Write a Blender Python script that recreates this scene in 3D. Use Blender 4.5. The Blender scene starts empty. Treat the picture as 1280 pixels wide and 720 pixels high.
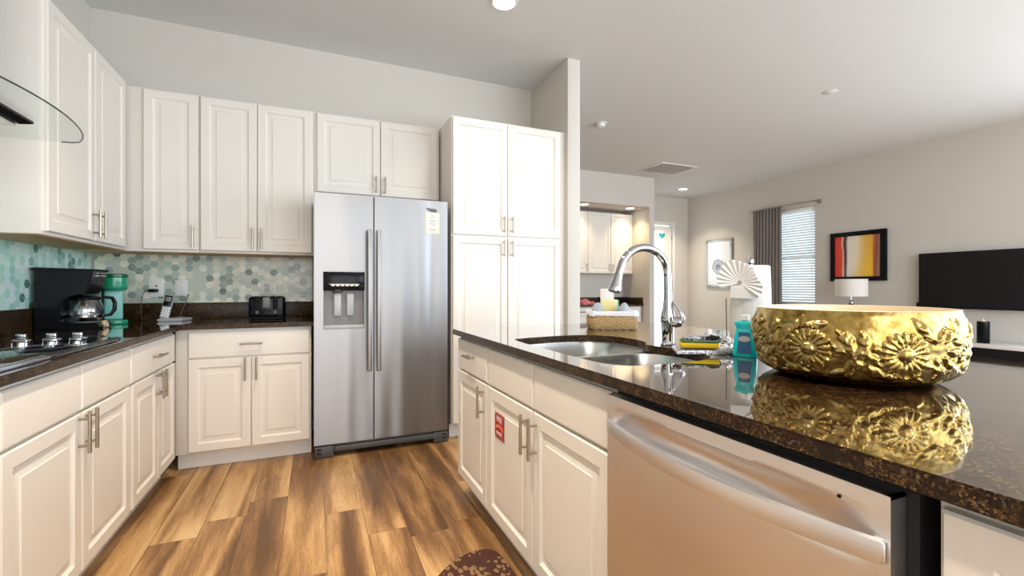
import bpy, bmesh, math, random
from mathutils import Vector, Matrix, Euler, noise as mnoise
random.seed(7)
S = bpy.context.scene
COL = S.collection
# ------------------------------------------------------------------ camera
YAW = math.atan((640 - 394.0) / 570.0)
cam_d = bpy.data.cameras.new('camera'); cam = bpy.data.objects.new('camera', cam_d); COL.objects.link(cam)
cam_d.sensor_width = 36; cam_d.lens = 570.0 / 1280 * 36; cam_d.shift_y = -1.0 / 1280; cam_d.clip_start = .02
cam.location = (0, 0, 1.15); cam.rotation_euler = (math.pi / 2, 0, -YAW)
S.camera = cam
# ------------------------------------------------------------------ view, world
S.view_settings.view_transform = 'Standard'; S.view_settings.look = 'None'
S.view_settings.gamma = 1; S.view_settings.use_curve_mapping = False
S.view_settings.exposure = 0.45
S.cycles.use_denoising = True
S.cycles.max_bounces = 9; S.cycles.diffuse_bounces = 5; S.cycles.glossy_bounces = 5
S.cycles.sample_clamp_indirect = 6; S.cycles.caustics_refractive = False; S.cycles.caustics_reflective = False
W = bpy.data.worlds.new('daylight'); S.world = W; W.use_nodes = True
bg = W.node_tree.nodes['Background']; bg.inputs[0].default_value = (.78, .9, 1, 1); bg.inputs[1].default_value = 1.6

def lamp(name, kind, loc, rot, energy, color, size=None, size_y=None, spot=None, spread=None):
    d = bpy.data.lights.new(name, kind); d.energy = energy; d.color = color
    if kind == 'AREA':
        d.shape = 'RECTANGLE' if size_y else 'DISK'; d.size = size
        if size_y: d.size_y = size_y
        if spread: d.spread = spread
    if kind == 'SPOT':
        d.spot_size = spot; d.spot_blend = .6; d.shadow_soft_size = size
    if kind == 'POINT': d.shadow_soft_size = size
    o = bpy.data.objects.new(name, d); COL.objects.link(o); o.location = loc; o.rotation_euler = rot
    return o
R90 = math.pi / 2
# daylight area lamps; the rear openings behind the camera are sized for flat fill
lamp('daylight_living', 'AREA', (4.85, -2.72, 1.45), (math.radians(91), 0, 0), 160, (.80, .90, 1), 4.6, 2.6)
lamp('kitchen_fill', 'AREA', (0.5, -2.72, 1.5), (math.radians(90), 0, 0), 54, (1, .95, .89), 3.4, 2.5)  # added fill lamp for the cabinets, at a made-up opening
lamp('daylight_side', 'AREA', (7.36, -.55, 1.45), (math.radians(90), 0, R90), 135, (.80, .90, 1), 3.3, 2.5)
WARM = (1, .84, .66)

# ------------------------------------------------------------------ materials
class NT:
    def __init__(s, name):
        s.m = bpy.data.materials.new(name); s.m.use_nodes = True; s.t = s.m.node_tree; s.n = s.t.nodes
        s.b = s.n['Principled BSDF']
    def node(s, typ, **kw):
        x = s.n.new(typ)
        for k, v in kw.items():
            if k.startswith('i_'): s.set(x.inputs[k[2:]], v)
            else: setattr(x, k, v)
        return x
    def set(s, sock, v):
        if hasattr(v, 'is_linked') or isinstance(v, bpy.types.NodeSocket): s.t.links.new(v, sock)
        else: sock.default_value = v
    def m1(s, op, a, b=None, c=None):
        x = s.n.new('ShaderNodeMath'); x.operation = op; s.set(x.inputs[0], a)
        if b is not None: s.set(x.inputs[1], b)
        if c is not None: s.set(x.inputs[2], c)
        return x.outputs[0]
    def pos(s):
        g = s.n.new('ShaderNodeNewGeometry'); sp = s.n.new('ShaderNodeSeparateXYZ'); s.t.links.new(g.outputs['Position'], sp.inputs[0])
        return g.outputs['Position'], sp.outputs[0], sp.outputs[1], sp.outputs[2]
    def comb(s, a, b, c):
        x = s.n.new('ShaderNodeCombineXYZ')
        for i, v in enumerate((a, b, c)): s.set(x.inputs[i], v)
        return x.outputs[0]
    def noise(s, vec, scale, detail=3, rough=.5, dist=0):
        x = s.n.new('ShaderNodeTexNoise'); s.set(x.inputs['Vector'], vec); x.inputs['Scale'].default_value = scale
        x.inputs['Detail'].default_value = detail; x.inputs['Roughness'].default_value = rough; x.inputs['Distortion'].default_value = dist
        return x.outputs['Fac']
    def white(s, vec):
        x = s.n.new('ShaderNodeTexWhiteNoise'); x.noise_dimensions = '3D'; s.set(x.inputs['Vector'], vec); return x.outputs['Value'], x.outputs['Color']
    def ramp(s, fac, stops, interp='LINEAR'):
        x = s.n.new('ShaderNodeValToRGB'); x.color_ramp.interpolation = interp; e = x.color_ramp.elements
        while len(e) < len(stops): e.new(.5)
        for k, (p, c) in zip(e, stops): k.position = p; k.color = (*c, 1)
        s.set(x.inputs[0], fac); return x.outputs['Color']
    def mix(s, fac, a, b, mode='MIX'):
        x = s.n.new('ShaderNodeMix'); x.data_type = 'RGBA'; x.blend_type = mode
        s.set(x.inputs[0], fac)
        for i, v in ((6, a), (7, b)):
            if isinstance(v, tuple): x.inputs[i].default_value = (*v, 1)[:4]
            else: s.set(x.inputs[i], v)
        return x.outputs[2]
    def color(s, v):
        if isinstance(v, tuple): s.b.inputs['Base Color'].default_value = (*v, 1)
        else: s.t.links.new(v, s.b.inputs['Base Color'])
    def bump(s, h, strength=.2, dist=.01):
        x = s.n.new('ShaderNodeBump'); x.inputs['Strength'].default_value = strength; x.inputs['Distance'].default_value = dist
        s.set(x.inputs['Height'], h); s.t.links.new(x.outputs[0], s.b.inputs['Normal'])
    def p(s, **kw):
        for k, v in kw.items(): s.set(s.b.inputs[k.replace('_', ' ')], v)

def simple(name, col, rough=.5, metal=0, coat=0, nscale=None, namt=.06, bump=0, **kw):
    t = NT(name); P, *_ = t.pos()
    f = t.noise(P, nscale or 40, 3)
    d = tuple(c * (1 - namt) for c in col)
    t.color(t.mix(f, d, tuple(min(1, c * (1 + namt)) for c in col)))
    t.p(Roughness=rough, Metallic=metal)
    if coat: t.b.inputs['Coat Weight'].default_value = coat; t.b.inputs['Coat Roughness'].default_value = .05
    if bump: t.bump(f, bump, .002)
    for k, v in kw.items(): t.set(t.b.inputs[k.replace('_', ' ')], v)
    return t.m
def emit(name, col, strength):
    t = NT(name); t.color(col); t.b.inputs['Emission Color'].default_value = (*col, 1); t.b.inputs['Emission Strength'].default_value = strength
    return t.m

M = {}
M['wall'] = simple('wall_paint', (.61, .575, .525), .85, nscale=300, namt=.02, bump=.05)
M['ceiling'] = simple('ceiling_paint', (.70, .715, .715), .9, nscale=120, namt=.02, bump=.15)
M['trim'] = simple('trim_paint', (.78, .76, .73), .45, namt=.01)
M['cab'] = simple('cabinet_white_paint', (.765, .725, .665), .38, nscale=8, namt=.015, bump=.02)
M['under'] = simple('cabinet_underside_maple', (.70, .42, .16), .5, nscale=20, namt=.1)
M['nickel'] = simple('brushed_nickel', (.42, .37, .30), .32, 1, nscale=200)
M['chrome'] = simple('polished_chrome', (.50, .50, .52), .05, 1, namt=.01)
M['black'] = simple('black_plastic', (.004, .004, .006), .16, namt=.1, Specular_IOR_Level=.18)
M['blackmatt'] = simple('matt_black', (.008, .008, .009), .6, namt=.1, Specular_IOR_Level=.2)
M['gap'] = simple('dark_rubber_gap', (.01, .01, .012), .7)
M['whiteplastic'] = simple('white_plastic', (.82, .82, .80), .35, namt=.01)
M['paper'] = simple('white_paper', (.70, .68, .655), .8, nscale=60, namt=.03)
M['fabricwhite'] = simple('white_liner_fabric', (.78, .79, .84), .9, nscale=80, bump=.3)
M['tvscreen'] = simple('television_screen_glass', (.010, .009, .010), .10, namt=.02, Specular_IOR_Level=.22)
M['silver'] = simple('silver_plastic', (.42, .43, .45), .4, .1)
M['greydark'] = simple('dark_grey_plastic', (.07, .07, .072), .4)
M['greymid'] = simple('mid_grey_plastic', (.2, .2, .2), .4)
M['cooktop'] = simple('cooktop_glass', (.008, .009, .012), .03, coat=.5)
M['green'] = simple('green_gloss_plastic', (.02, .30, .16), .25, coat=.4)
M['greendark'] = simple('dark_green_plastic', (.008, .09, .055), .3)
M['teal'] = simple('pale_teal_tank_plastic', (.22, .55, .50), .3)
M['yellow'] = simple('yellow_sponge_foam', (.85, .56, .02), .9, nscale=500, namt=.25, bump=.4)
M['scour'] = simple('green_scouring_pad', (.06, .13, .07), .95, nscale=600, namt=.3, bump=.5)
M['foil'] = simple('crumpled_silver_foil', (.7, .71, .75), .22, .9, nscale=120, bump=.5)
M['blue'] = simple('dark_blue_label', (.01, .10, .22), .4)
M['pink'] = simple('pink_cloth', (.62, .18, .2), .9, nscale=60, namt=.4)
M['cream'] = simple('pale_yellow_card', (.80, .72, .36), .6)
M['bluegrey'] = simple('blue_grey_pouch', (.33, .38, .43), .5, nscale=60, namt=.15)
M['tealbox'] = simple('teal_box_card', (.1, .45, .42), .5)
M['red'] = simple('red_sticker_print', (.42, .012, .015), .4)
M['salmon'] = simple('orange_sticker_print', (.8, .25, .12), .4)
M['heart'] = simple('teal_heart_glass', (.05, .42, .42), .3)
M['brownwood'] = simple('dark_stained_wood', (.06, .03, .015), .35, nscale=12, namt=.3)
M['blind'] = simple('white_blind_slat', (.86, .88, .88), .5)
M['wicklight'] = simple('beige_wax', (.8, .6, .35), .6)

def mk_translucent():
    t = NT('lamp_shade_linen'); t.color((.85, .82, .77)); t.p(Roughness=.9)
    tr = t.node('ShaderNodeBsdfTranslucent'); tr.inputs[0].default_value = (.9, .85, .75, 1)
    mx = t.node('ShaderNodeMixShader'); mx.inputs[0].default_value = .18
    t.t.links.new(t.b.outputs[0], mx.inputs[1]); t.t.links.new(tr.outputs[0], mx.inputs[2])
    t.t.links.new(mx.outputs[0], t.n['Material Output'].inputs[0]); return t.m
M['shade'] = mk_translucent()

def mk_glass(name, tint=(1, 1, 1), base=.0, power=1.0):
    t = NT(name); tr = t.node('ShaderNodeBsdfTransparent'); tr.inputs[0].default_value = (*tint, 1)
    gl = t.node('ShaderNodeBsdfGlossy'); gl.inputs['Roughness'].default_value = .02
    gm = t.node('ShaderNodeNewGeometry'); dt = t.node('ShaderNodeVectorMath', operation='DOT_PRODUCT')
    t.t.links.new(gm.outputs['Normal'], dt.inputs[0]); t.t.links.new(gm.outputs['Incoming'], dt.inputs[1])
    c = t.m1('SUBTRACT', 1, t.m1('ABSOLUTE', dt.outputs['Value']))
    f = t.m1('MULTIPLY_ADD', t.m1('POWER', c, 5), .9 * power, .04 + base)
    mx = t.node('ShaderNodeMixShader'); t.t.links.new(f, mx.inputs[0])
    t.t.links.new(tr.outputs[0], mx.inputs[1]); t.t.links.new(gl.outputs[0], mx.inputs[2])
    t.t.links.new(mx.outputs[0], t.n['Material Output'].inputs[0]); return t.m
M['glass'] = mk_glass('clear_glass', (.955, .975, .97), 0, .35)
M['glassedge'] = simple('dark_glass_edge', (.02, .035, .03), .15)
M['carafe'] = mk_glass('carafe_glass', (.62, .63, .65), .22)
M['soap'] = simple('teal_liquid_soap', (.0, .54, .60), .15, coat=.5, namt=.04)

def mk_granite():
    t = NT('brown_black_granite'); P, *_ = t.pos()
    v = t.node('ShaderNodeTexVoronoi'); v.inputs['Scale'].default_value = 290; t.t.links.new(P, v.inputs['Vector'])
    sp = t.node('ShaderNodeSeparateColor'); t.t.links.new(v.outputs['Color'], sp.inputs[0])
    base = t.ramp(sp.outputs[0], [(0, (.004, .003, .003)), (.4, (.016, .008, .004)), (.66, (.045, .021, .008)), (.84, (.11, .052, .016)), (.95, (.22, .125, .04)), (1, (.09, .085, .08))])
    n = t.noise(P, 22, 4, .6)
    cl = t.ramp(n, [(.36, (0, 0, 0)), (.56, (1, 1, 1))])
    c2 = t.mix(cl, (.014, .007, .004), base)
    n2 = t.noise(P, 90, 3)
    c3 = t.mix(t.ramp(n2, [(.60, (0, 0, 0)), (.68, (1, 1, 1))]), c2, (.075, .035, .012))
    gn = t.node('ShaderNodeNewGeometry'); sn = t.node('ShaderNodeSeparateXYZ'); t.t.links.new(gn.outputs['True Normal'], sn.inputs[0])
    top = t.m1('GREATER_THAN', t.m1('ABSOLUTE', sn.outputs[2]), .6)      # polished top, honed edges
    t.color(c3); t.p(Roughness=t.m1('MULTIPLY_ADD', top, -.30, .34), IOR=1.5)
    t.set(t.b.inputs['Specular IOR Level'], t.m1('MULTIPLY_ADD', top, .25, .25))
    t.set(t.b.inputs['Coat Weight'], top); t.b.inputs['Coat IOR'].default_value = 1.5; t.b.inputs['Coat Roughness'].default_value = .02
    return t.m
M['granite'] = mk_granite()

def mk_steel(name, col, rough, wav=.15, aniso=.75):
    t = NT(name); P, x, y, z = t.pos()
    t.p(Metallic=1.0)
    br = t.noise(t.comb(t.m1('MULTIPLY', x, 4), t.m1('MULTIPLY', y, 4), t.m1('MULTIPLY', z, 900)), 1, 2)
    t.color(t.mix(br, tuple(c * .94 for c in col), tuple(min(1, c * 1.05) for c in col)))
    t.p(Roughness=t.m1('MULTIPLY_ADD', br, .08, rough - .04))
    t.b.inputs['Anisotropic'].default_value = aniso
    tg = t.node('ShaderNodeTangent', direction_type='RADIAL', axis='Z'); aniso and t.t.links.new(tg.outputs[0], t.b.inputs['Tangent']); t.b.inputs['Anisotropic Rotation'].default_value = .25
    w = t.noise(t.comb(t.m1('MULTIPLY', x, 5.5), t.m1('MULTIPLY', y, 5.5), t.m1('MULTIPLY', z, .5)), 1, 1)
    t.bump(w, wav, .05)
    return t.m
M['steel'] = mk_steel('brushed_stainless', (.33, .333, .345), .36, .3, .75)
M['steelwarm'] = mk_steel('dishwasher_stainless', (.80, .79, .80), .34, .05, 0)
M['sinksteel'] = simple('satin_sink_steel', (.62, .62, .60), .25, 1, nscale=200)

def mk_gold():
    t = NT('hammered_gold'); P, *_ = t.pos()
    n = t.noise(P, 45, 4, .55, .4)
    t.color(t.ramp(n, [(.3, (.22, .13, .028)), (.52, (.40, .275, .085)), (.75, (.54, .41, .18))]))
    t.p(Metallic=1.0, Roughness=.19); t.bump(t.noise(P, 80, 3, .5, .6), .10, .004); return t.m
M['gold'] = mk_gold()
M['goldin'] = simple('pale_gold_lining', (.88, .70, .48), .42, .35, nscale=30, namt=.05)

def mk_floor():
    t = NT('wood_plank_floor'); P, x, y, z = t.pos()
    Wd, L = .181, 1.22
    u = t.m1('DIVIDE', t.m1('ADD', x, 20.047), Wd); c = t.m1('FLOOR', u); fx = t.m1('SUBTRACT', u, c)
    rv, _ = t.white(t.comb(c, 3.1, 0)); yy = t.m1('ADD', t.m1('DIVIDE', t.m1('ADD', y, 20), L), t.m1('MULTIPLY', rv, 7.3))
    r = t.m1('FLOOR', yy); fy = t.m1('SUBTRACT', yy, r)
    idv, idc = t.white(t.comb(c, r, 1.7))
    off = t.m1('MULTIPLY', idv, 53.0)
    # broad smoky bands running along the board
    g1 = t.noise(t.comb(t.m1('MULTIPLY_ADD', x, 8, off), t.m1('MULTIPLY', y, .7), off), 1, 2, .5, .5)
    # cathedral figure
    g2 = t.noise(t.comb(t.m1('MULTIPLY_ADD', x, 22, off), t.m1('MULTIPLY', y, 2.6), off), 1, 5, .62, 1.2)
    fib = t.noise(t.comb(t.m1('MULTIPLY', x, 210), t.m1('MULTIPLY', y, 7), off), 1, 3, .6)
    cat = t.m1('SINE', t.m1('MULTIPLY', g2, 55)); k = t.m1('ADD', t.m1('MULTIPLY', g1, 1.15), t.m1('MULTIPLY_ADD', cat, .022, t.m1('MULTIPLY', g2, .30)))
    k = t.m1('ADD', k, t.m1('MULTIPLY', fib, .26)); k = t.m1('ADD', k, t.m1('MULTIPLY', idv, .20)); k = t.m1('SUBTRACT', k, .49)
    col = t.ramp(k, [(.22, (.105, .050, .018)), (.36, (.19, .095, .035)), (.48, (.32, .175, .068)), (.60, (.48, .29, .125)), (.78, (.62, .42, .21))])
    ex = t.m1('LESS_THAN', t.m1('MINIMUM', fx, t.m1('SUBTRACT', 1, fx)), .008)
    ey = t.m1('LESS_THAN', t.m1('MINIMUM', fy, t.m1('SUBTRACT', 1, fy)), .0012)
    e = t.m1('MAXIMUM', ex, ey)
    t.color(t.mix(t.m1('MULTIPLY', e, .6), col, (.06, .025, .01)))
    t.p(Roughness=t.m1('MULTIPLY_ADD', g2, .15, .30), Specular_IOR_Level=.4)
    t.bump(t.m1('SUBTRACT', t.m1('MULTIPLY', fib, .3), e), .15, .002)
    return t.m
M['floor'] = mk_floor()

def mk_hex(name, axis, tint):
    t = NT(name); P, x, y, z = t.pos(); a = x if axis == 'x' else y
    F = .0485; Rr = F / math.sqrt(3); sx, sz = 3 * Rr, F
    a = t.m1('ADD', a, 10.0); zz = t.m1('ADD', z, 10.012)
    def cand(oa, oz):
        ia = t.m1('ROUND', t.m1('DIVIDE', t.m1('SUBTRACT', a, oa), sx)); iz = t.m1('ROUND', t.m1('DIVIDE', t.m1('SUBTRACT', zz, oz), sz))
        ca = t.m1('MULTIPLY_ADD', ia, sx, oa); cz = t.m1('MULTIPLY_ADD', iz, sz, oz)
        da = t.m1('ABSOLUTE', t.m1('SUBTRACT', a, ca)); dz = t.m1('ABSOLUTE', t.m1('SUBTRACT', zz, cz))
        h = t.m1('MAXIMUM', dz, t.m1('ADD', t.m1('MULTIPLY', da, math.sqrt(3) / 2), t.m1('MULTIPLY', dz, .5)))
        return ca, cz, h
    c1, z1, h1 = cand(0, 0); c2, z2, h2 = cand(sx / 2, sz / 2)
    pick = t.m1('LESS_THAN', h2, h1)
    def sel(p, q): return t.m1('ADD', t.m1('MULTIPLY', pick, q), t.m1('MULTIPLY', t.m1('SUBTRACT', 1, pick), p))
    ca, cz, h = sel(c1, c2), sel(z1, z2), t.m1('MINIMUM', h1, h2)
    v, vc = t.white(t.comb(t.m1('ROUND', t.m1('MULTIPLY', ca, 500)), t.m1('ROUND', t.m1('MULTIPLY', cz, 500)), 5))
    A = [(0, (.64, .66, .60)), (.14, (.44, .49, .46)), (.30, (.58, .58, .50)), (.44, (.36, .44, .41)), (.58, (.70, .69, .61)), (.72, (.22, .30, .28)), (.80, (.46, .48, .43)), (.90, (.06, .11, .10)), (.95, (.15, .22, .20))]
    A = [(p, tuple(min(.9, c * k) for c, k in zip(cc, tint))) for p, cc in A]
    tile = t.ramp(v, A, 'CONSTANT')
    mar = t.noise(t.comb(a, t.m1('MULTIPLY', v, 30), zz), 45, 4, .65, 1.5)
    tile = t.mix(t.ramp(mar, [(.42, (.0, .0, .0)), (.70, (.45, .45, .45))]), tile, tuple(.38 * k for k in tint))
    gr = t.m1('GREATER_THAN', h, F / 2 - .0010)
    t.color(t.mix(gr, tile, (.50 * tint[0], .50 * tint[1], .45 * tint[2])))
    t.p(Roughness=t.m1('MULTIPLY_ADD', gr, .5, .22)); t.bump(t.m1('SUBTRACT', 1, gr), .3, .001)
    return t.m
M['hexback'] = mk_hex('hex_mosaic_back', 'x', (1.28, 1.28, 1.20))
M['hexleft_cast'] = mk_hex('hex_mosaic_left_cast', 'y', (1.08, 1.62, 1.55))  # same mosaic; the aqua colour cast of the light is put into the tint

def mk_weave():
    t = NT('woven_seagrass'); P, x, y, z = t.pos()
    s1 = t.m1('SINE', t.m1('MULTIPLY', z, 620)); s2 = t.m1('SINE', t.m1('MULTIPLY', t.m1('ADD', x, y), 300))
    w = t.m1('MULTIPLY', s1, s2); n = t.noise(P, 160, 4, .7)
    k = t.m1('MULTIPLY_ADD', w, .22, n)
    t.color(t.ramp(k, [(.2, (.20, .10, .03)), (.5, (.50, .32, .13)), (.75, (.72, .54, .30))])); t.p(Roughness=.85); t.bump(k, .8, .004); return t.m
M['weave'] = mk_weave()

def mk_rug():
    t = NT('brown_leaf_mat'); P, x, y, z = t.pos()
    v = t.node('ShaderNodeTexVoronoi'); v.inputs['Scale'].default_value = 46; v.inputs['Randomness'].default_value = .8
    t.t.links.new(t.comb(t.m1('MULTIPLY', x, 1.0), t.m1('MULTIPLY', y, .62), 0), v.inputs['Vector'])
    leaf = t.m1('LESS_THAN', v.outputs['Distance'], .46); vein = t.m1('GREATER_THAN', v.outputs['Distance'], .13)
    clus = t.m1('GREATER_THAN', t.noise(P, 9, 2), .44)
    k = t.m1('MULTIPLY', t.m1('MULTIPLY', leaf, vein), clus)
    n = t.noise(P, 300, 3)
    t.color(t.mix(k, t.mix(n, (.035, .010, .006), (.085, .026, .014)), t.mix(n, (.20, .105, .04), (.30, .19, .09))))
    t.p(Roughness=.95); t.bump(n, .6, .003); return t.m
M['rug'] = mk_rug()

def mk_curtain():
    t = NT('grey_curtain_fabric'); P, *_ = t.pos(); n = t.noise(P, 500, 3)
    t.color(t.mix(n, (.19, .165, .15), (.26, .235, .215))); t.p(Roughness=.9); t.bump(n, .3, .001); return t.m
M['curtain'] = mk_curtain()

def mk_art():
    t = NT('abstract_painting'); P, x, y, z = t.pos()
    u = t.m1('DIVIDE', t.m1('SUBTRACT', 4.50, y), .63)     # 0 = left edge as seen, 1 = right
    n = t.noise(t.comb(0, t.m1('MULTIPLY', y, 9), t.m1('MULTIPLY', z, 2.6)), 1, 5, .6, .6)
    k = t.m1('ADD', u, t.m1('MULTIPLY', t.m1('SUBTRACT', n, .5), .10))
    base = t.ramp(k, [(0, (.70, .05, .025)), (.17, (.75, .06, .03)), (.20, (.75, .6, .5)), (.23, (.10, .03, .03)), (.27, (.14, .04, .03)), (.31, (.80, .74, .66)), (.50, (.85, .74, .55)), (.66, (.78, .50, .14)), (.80, (.80, .40, .04)), (.86, (.55, .12, .05)), (.91, (.25, .06, .04)), (.96, (.45, .25, .15)), (1, (.2, .08, .12))])
    low = t.m1('MULTIPLY', t.ramp(z, [(0, (1, 1, 1)), (1, (1, 1, 1))]), 1)
    zz = t.m1('MULTIPLY', t.m1('SUBTRACT', 1.66, z), 3.2)
    yel = t.m1('MULTIPLY', t.m1('GREATER_THAN', u, .34), t.m1('LESS_THAN', u, .84))
    f = t.m1('MULTIPLY', t.m1('MINIMUM', t.m1('MAXIMUM', t.m1('ADD', t.m1('MULTIPLY', zz, .6), t.m1('MULTIPLY_ADD', u, 2.4, -1.35)), 0), .85), yel)
    t.color(t.mix(f, base, (.88, .52, .03))); t.p(Roughness=.4); return t.m
M['art'] = mk_art()
def mk_print():
    t = NT('floral_print'); P, x, y, z = t.pos()
    dy = t.m1('SUBTRACT', y, 6.72); dz = t.m1('SUBTRACT', z, 1.56)
    r = t.m1('SQRT', t.m1('ADD', t.m1('MULTIPLY', dy, dy), t.m1('MULTIPLY', dz, dz)))
    n = t.noise(P, 14, 3)
    k = t.m1('ADD', r, t.m1('MULTIPLY', n, .12))
    stem = t.m1('MULTIPLY', t.m1('LESS_THAN', t.m1('ABSOLUTE', t.m1('SUBTRACT', dy, .0)), .008), t.m1('LESS_THAN', dz, 0))
    c = t.ramp(k, [(.10, (.10, .12, .14)), (.14, (.45, .5, .55)), (.19, (.25, .3, .33)), (.22, (.72, .76, .79))])
    t.color(t.mix(stem, c, (.4, .45, .42))); t.p(Roughness=.12); return t.m
M['print'] = mk_print()
def mk_frame_silver():
    t = NT('distressed_silver_frame'); P, *_ = t.pos(); n = t.noise(P, 60, 4, .7)
    t.color(t.ramp(n, [(.35, (.22, .22, .22)), (.6, (.62, .62, .62))])); t.p(Metallic=.7, Roughness=.35); return t.m
M['silverframe'] = mk_frame_silver()
M['pane'] = emit('overcast_daylight_glass', (.78, .92, 1.0), 2.2)
M['canlight'] = emit('lit_downlight_lens', (1, .88, .70), 9)

# ------------------------------------------------------------------ mesh builder
class MB:
    def __init__(s): s.bm = bmesh.new(); s.M = Matrix.Identity(4)
    def add(s, tb, mat=None):
        me = bpy.data.meshes.new('t'); tb.to_mesh(me); tb.free()
        me.transform(s.M @ mat if mat is not None else s.M); s.bm.from_mesh(me); bpy.data.meshes.remove(me); return s
    def box(s, x0, x1, y0, y1, z0, z1, bev=0, seg=2, mat=None):
        tb = bmesh.new(); bmesh.ops.create_cube(tb, size=1)
        for v in tb.verts: v.co = Vector(((x0 + x1) / 2 + v.co.x * abs(x1 - x0), (y0 + y1) / 2 + v.co.y * abs(y1 - y0), (z0 + z1) / 2 + v.co.z * abs(z1 - z0)))
        if bev: bmesh.ops.bevel(tb, geom=tb.edges[:], offset=bev, segments=seg, affect='EDGES', profile=.5)
        return s.add(tb, mat)
    def cyl(s, p0, p1, r0, r1=None, n=20, bev=0, caps=True):
        p0, p1 = Vector(p0), Vector(p1); d = p1 - p0; tb = bmesh.new()
        bmesh.ops.create_cone(tb, cap_ends=caps, segments=n, radius1=r0, radius2=r1 if r1 is not None else r0, depth=d.length)
        if bev:
            es = [e for e in tb.edges if len(e.link_faces) == 2 and any(len(f.verts) > 4 for f in e.link_faces)]
            bmesh.ops.bevel(tb, geom=es, offset=bev, segments=2, affect='EDGES')
        m = Matrix.Translation((p0 + p1) / 2) @ d.to_track_quat('Z', 'Y').to_matrix().to_4x4()
        return s.add(tb, m)
    def lathe(s, prof, n=32, c=(0, 0, 0), sx=1, sy=1, close=False):
        tb = bmesh.new(); rings = []
        for r, z in prof:
            if r < 1e-6: rings.append([tb.verts.new((c[0], c[1], c[2] + z))]); continue
            rings.append([tb.verts.new((c[0] + r * sx * math.cos(2 * math.pi * k / n), c[1] + r * sy * math.sin(2 * math.pi * k / n), c[2] + z)) for k in range(n)])
        for a, b in zip(rings, rings[1:]):
            for k in range(n):
                k2 = (k + 1) % n
                if len(a) == 1 and len(b) == 1: continue
                if len(a) == 1: tb.faces.new((a[0], b[k], b[k2]))
                elif len(b) == 1: tb.faces.new((a[k], b[0], a[k2]))
                else: tb.faces.new((a[k], b[k], b[k2], a[k2]))
        bmesh.ops.recalc_face_normals(tb, faces=tb.faces[:]); return s.add(tb)
    def tube(s, pts, r, n=12, caps=True):
        pts = [Vector(p) for p in pts]; N = len(pts); rs = r if isinstance(r, (list, tuple)) else [r] * N
        tb = bmesh.new(); rings = []; up = None
        for i, p in enumerate(pts):
            d = (pts[min(i + 1, N - 1)] - pts[max(i - 1, 0)]).normalized()
            if up is None: up = d.orthogonal().normalized()
            up = (up - d * up.dot(d)).normalized(); si = d.cross(up)
            rings.append([tb.verts.new(p + (up * math.cos(2 * math.pi * k / n) + si * math.sin(2 * math.pi * k / n)) * rs[i]) for k in range(n)])
        for a, b in zip(rings, rings[1:]):
            for k in range(n): tb.faces.new((a[k], a[(k + 1) % n], b[(k + 1) % n], b[k]))
        if caps: tb.faces.new(rings[0]); tb.faces.new(rings[-1])
        bmesh.ops.recalc_face_normals(tb, faces=tb.faces[:]); return s.add(tb)
    def prism(s, outline, z0, z1, bev=0, holes=(), mat=None):
        tb = bmesh.new(); loops = []
        for o in [outline] + list(holes):
            vs = [tb.verts.new((p[0], p[1], z0)) for p in o]
            es = [tb.edges.new((vs[i], vs[(i + 1) % len(vs)])) for i in range(len(vs))]; loops += es
        if holes: bmesh.ops.triangle_fill(tb, edges=loops, use_beauty=True)
        else: tb.faces.new(tb.verts[:])
        ex = bmesh.ops.extrude_face_region(tb, geom=tb.faces[:])
        for g in ex['geom']:
            if isinstance(g, bmesh.types.BMVert): g.co.z = z1
        bmesh.ops.recalc_face_normals(tb, faces=tb.faces[:])
        if bev:
            es = [e for e in tb.edges if len(e.link_faces) == 2 and e.calc_face_angle(0) > 1.2 and abs(e.verts[0].co.z - e.verts[1].co.z) < 1e-6]
            bmesh.ops.bevel(tb, geom=es, offset=bev, segments=2, affect='EDGES')
        return s.add(tb, mat)
    def grid(s, fn, nu, nv, closeu=False):
        tb = bmesh.new(); g = [[tb.verts.new(fn(i / (nu if closeu else nu - 1), j / (nv - 1))) for i in range(nu)] for j in range(nv)]
        for j in range(nv - 1):
            for i in range(nu if closeu else nu - 1):
                k = (i + 1) % nu
                tb.faces.new((g[j][i], g[j][k], g[j + 1][k], g[j + 1][i]))
        bmesh.ops.recalc_face_normals(tb, faces=tb.faces[:]); return s.add(tb)
    def rings(s, O, U, N, w, h, rg, back=True):
        """rectangular front seen along -N: nested rings (inset, height along N)"""
        O, U, N, Vv = Vector(O), Vector(U), Vector(N), Vector((0, 0, 1)); tb = bmesh.new(); R = []
        for ins, d in rg:
            R.append([tb.verts.new(O + U * a + Vv * b + N * d) for a, b in ((ins, ins), (w - ins, ins), (w - ins, h - ins), (ins, h - ins))])
        for a, b in zip(R, R[1:]):
            for k in range(4): tb.faces.new((a[k], a[(k + 1) % 4], b[(k + 1) % 4], b[k]))
        tb.faces.new(R[-1])
        if back: tb.faces.new(R[0])
        bmesh.ops.recalc_face_normals(tb, faces=tb.faces[:]); return s.add(tb)
    def build(s, name, mat, parent=None, smooth=True, ang=38, uv=False):
        me = bpy.data.meshes.new(name)
        o = bpy.data.objects.new(name, me); COL.objects.link(o)
        if parent is not None:
            o.parent = parent; off = Vector(parent.location)
            if parent.parent: off += Vector(parent.parent.location)
            s.bm.transform(Matrix.Translation(-off))
        else:
            off = None
        s.bm.to_mesh(me); s.bm.free()
        me.materials.append(M[mat] if isinstance(mat, str) else mat)
        if smooth:
            for p in me.polygons: p.use_smooth = True
            me.set_sharp_from_angle(angle=math.radians(ang))
        return o

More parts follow.
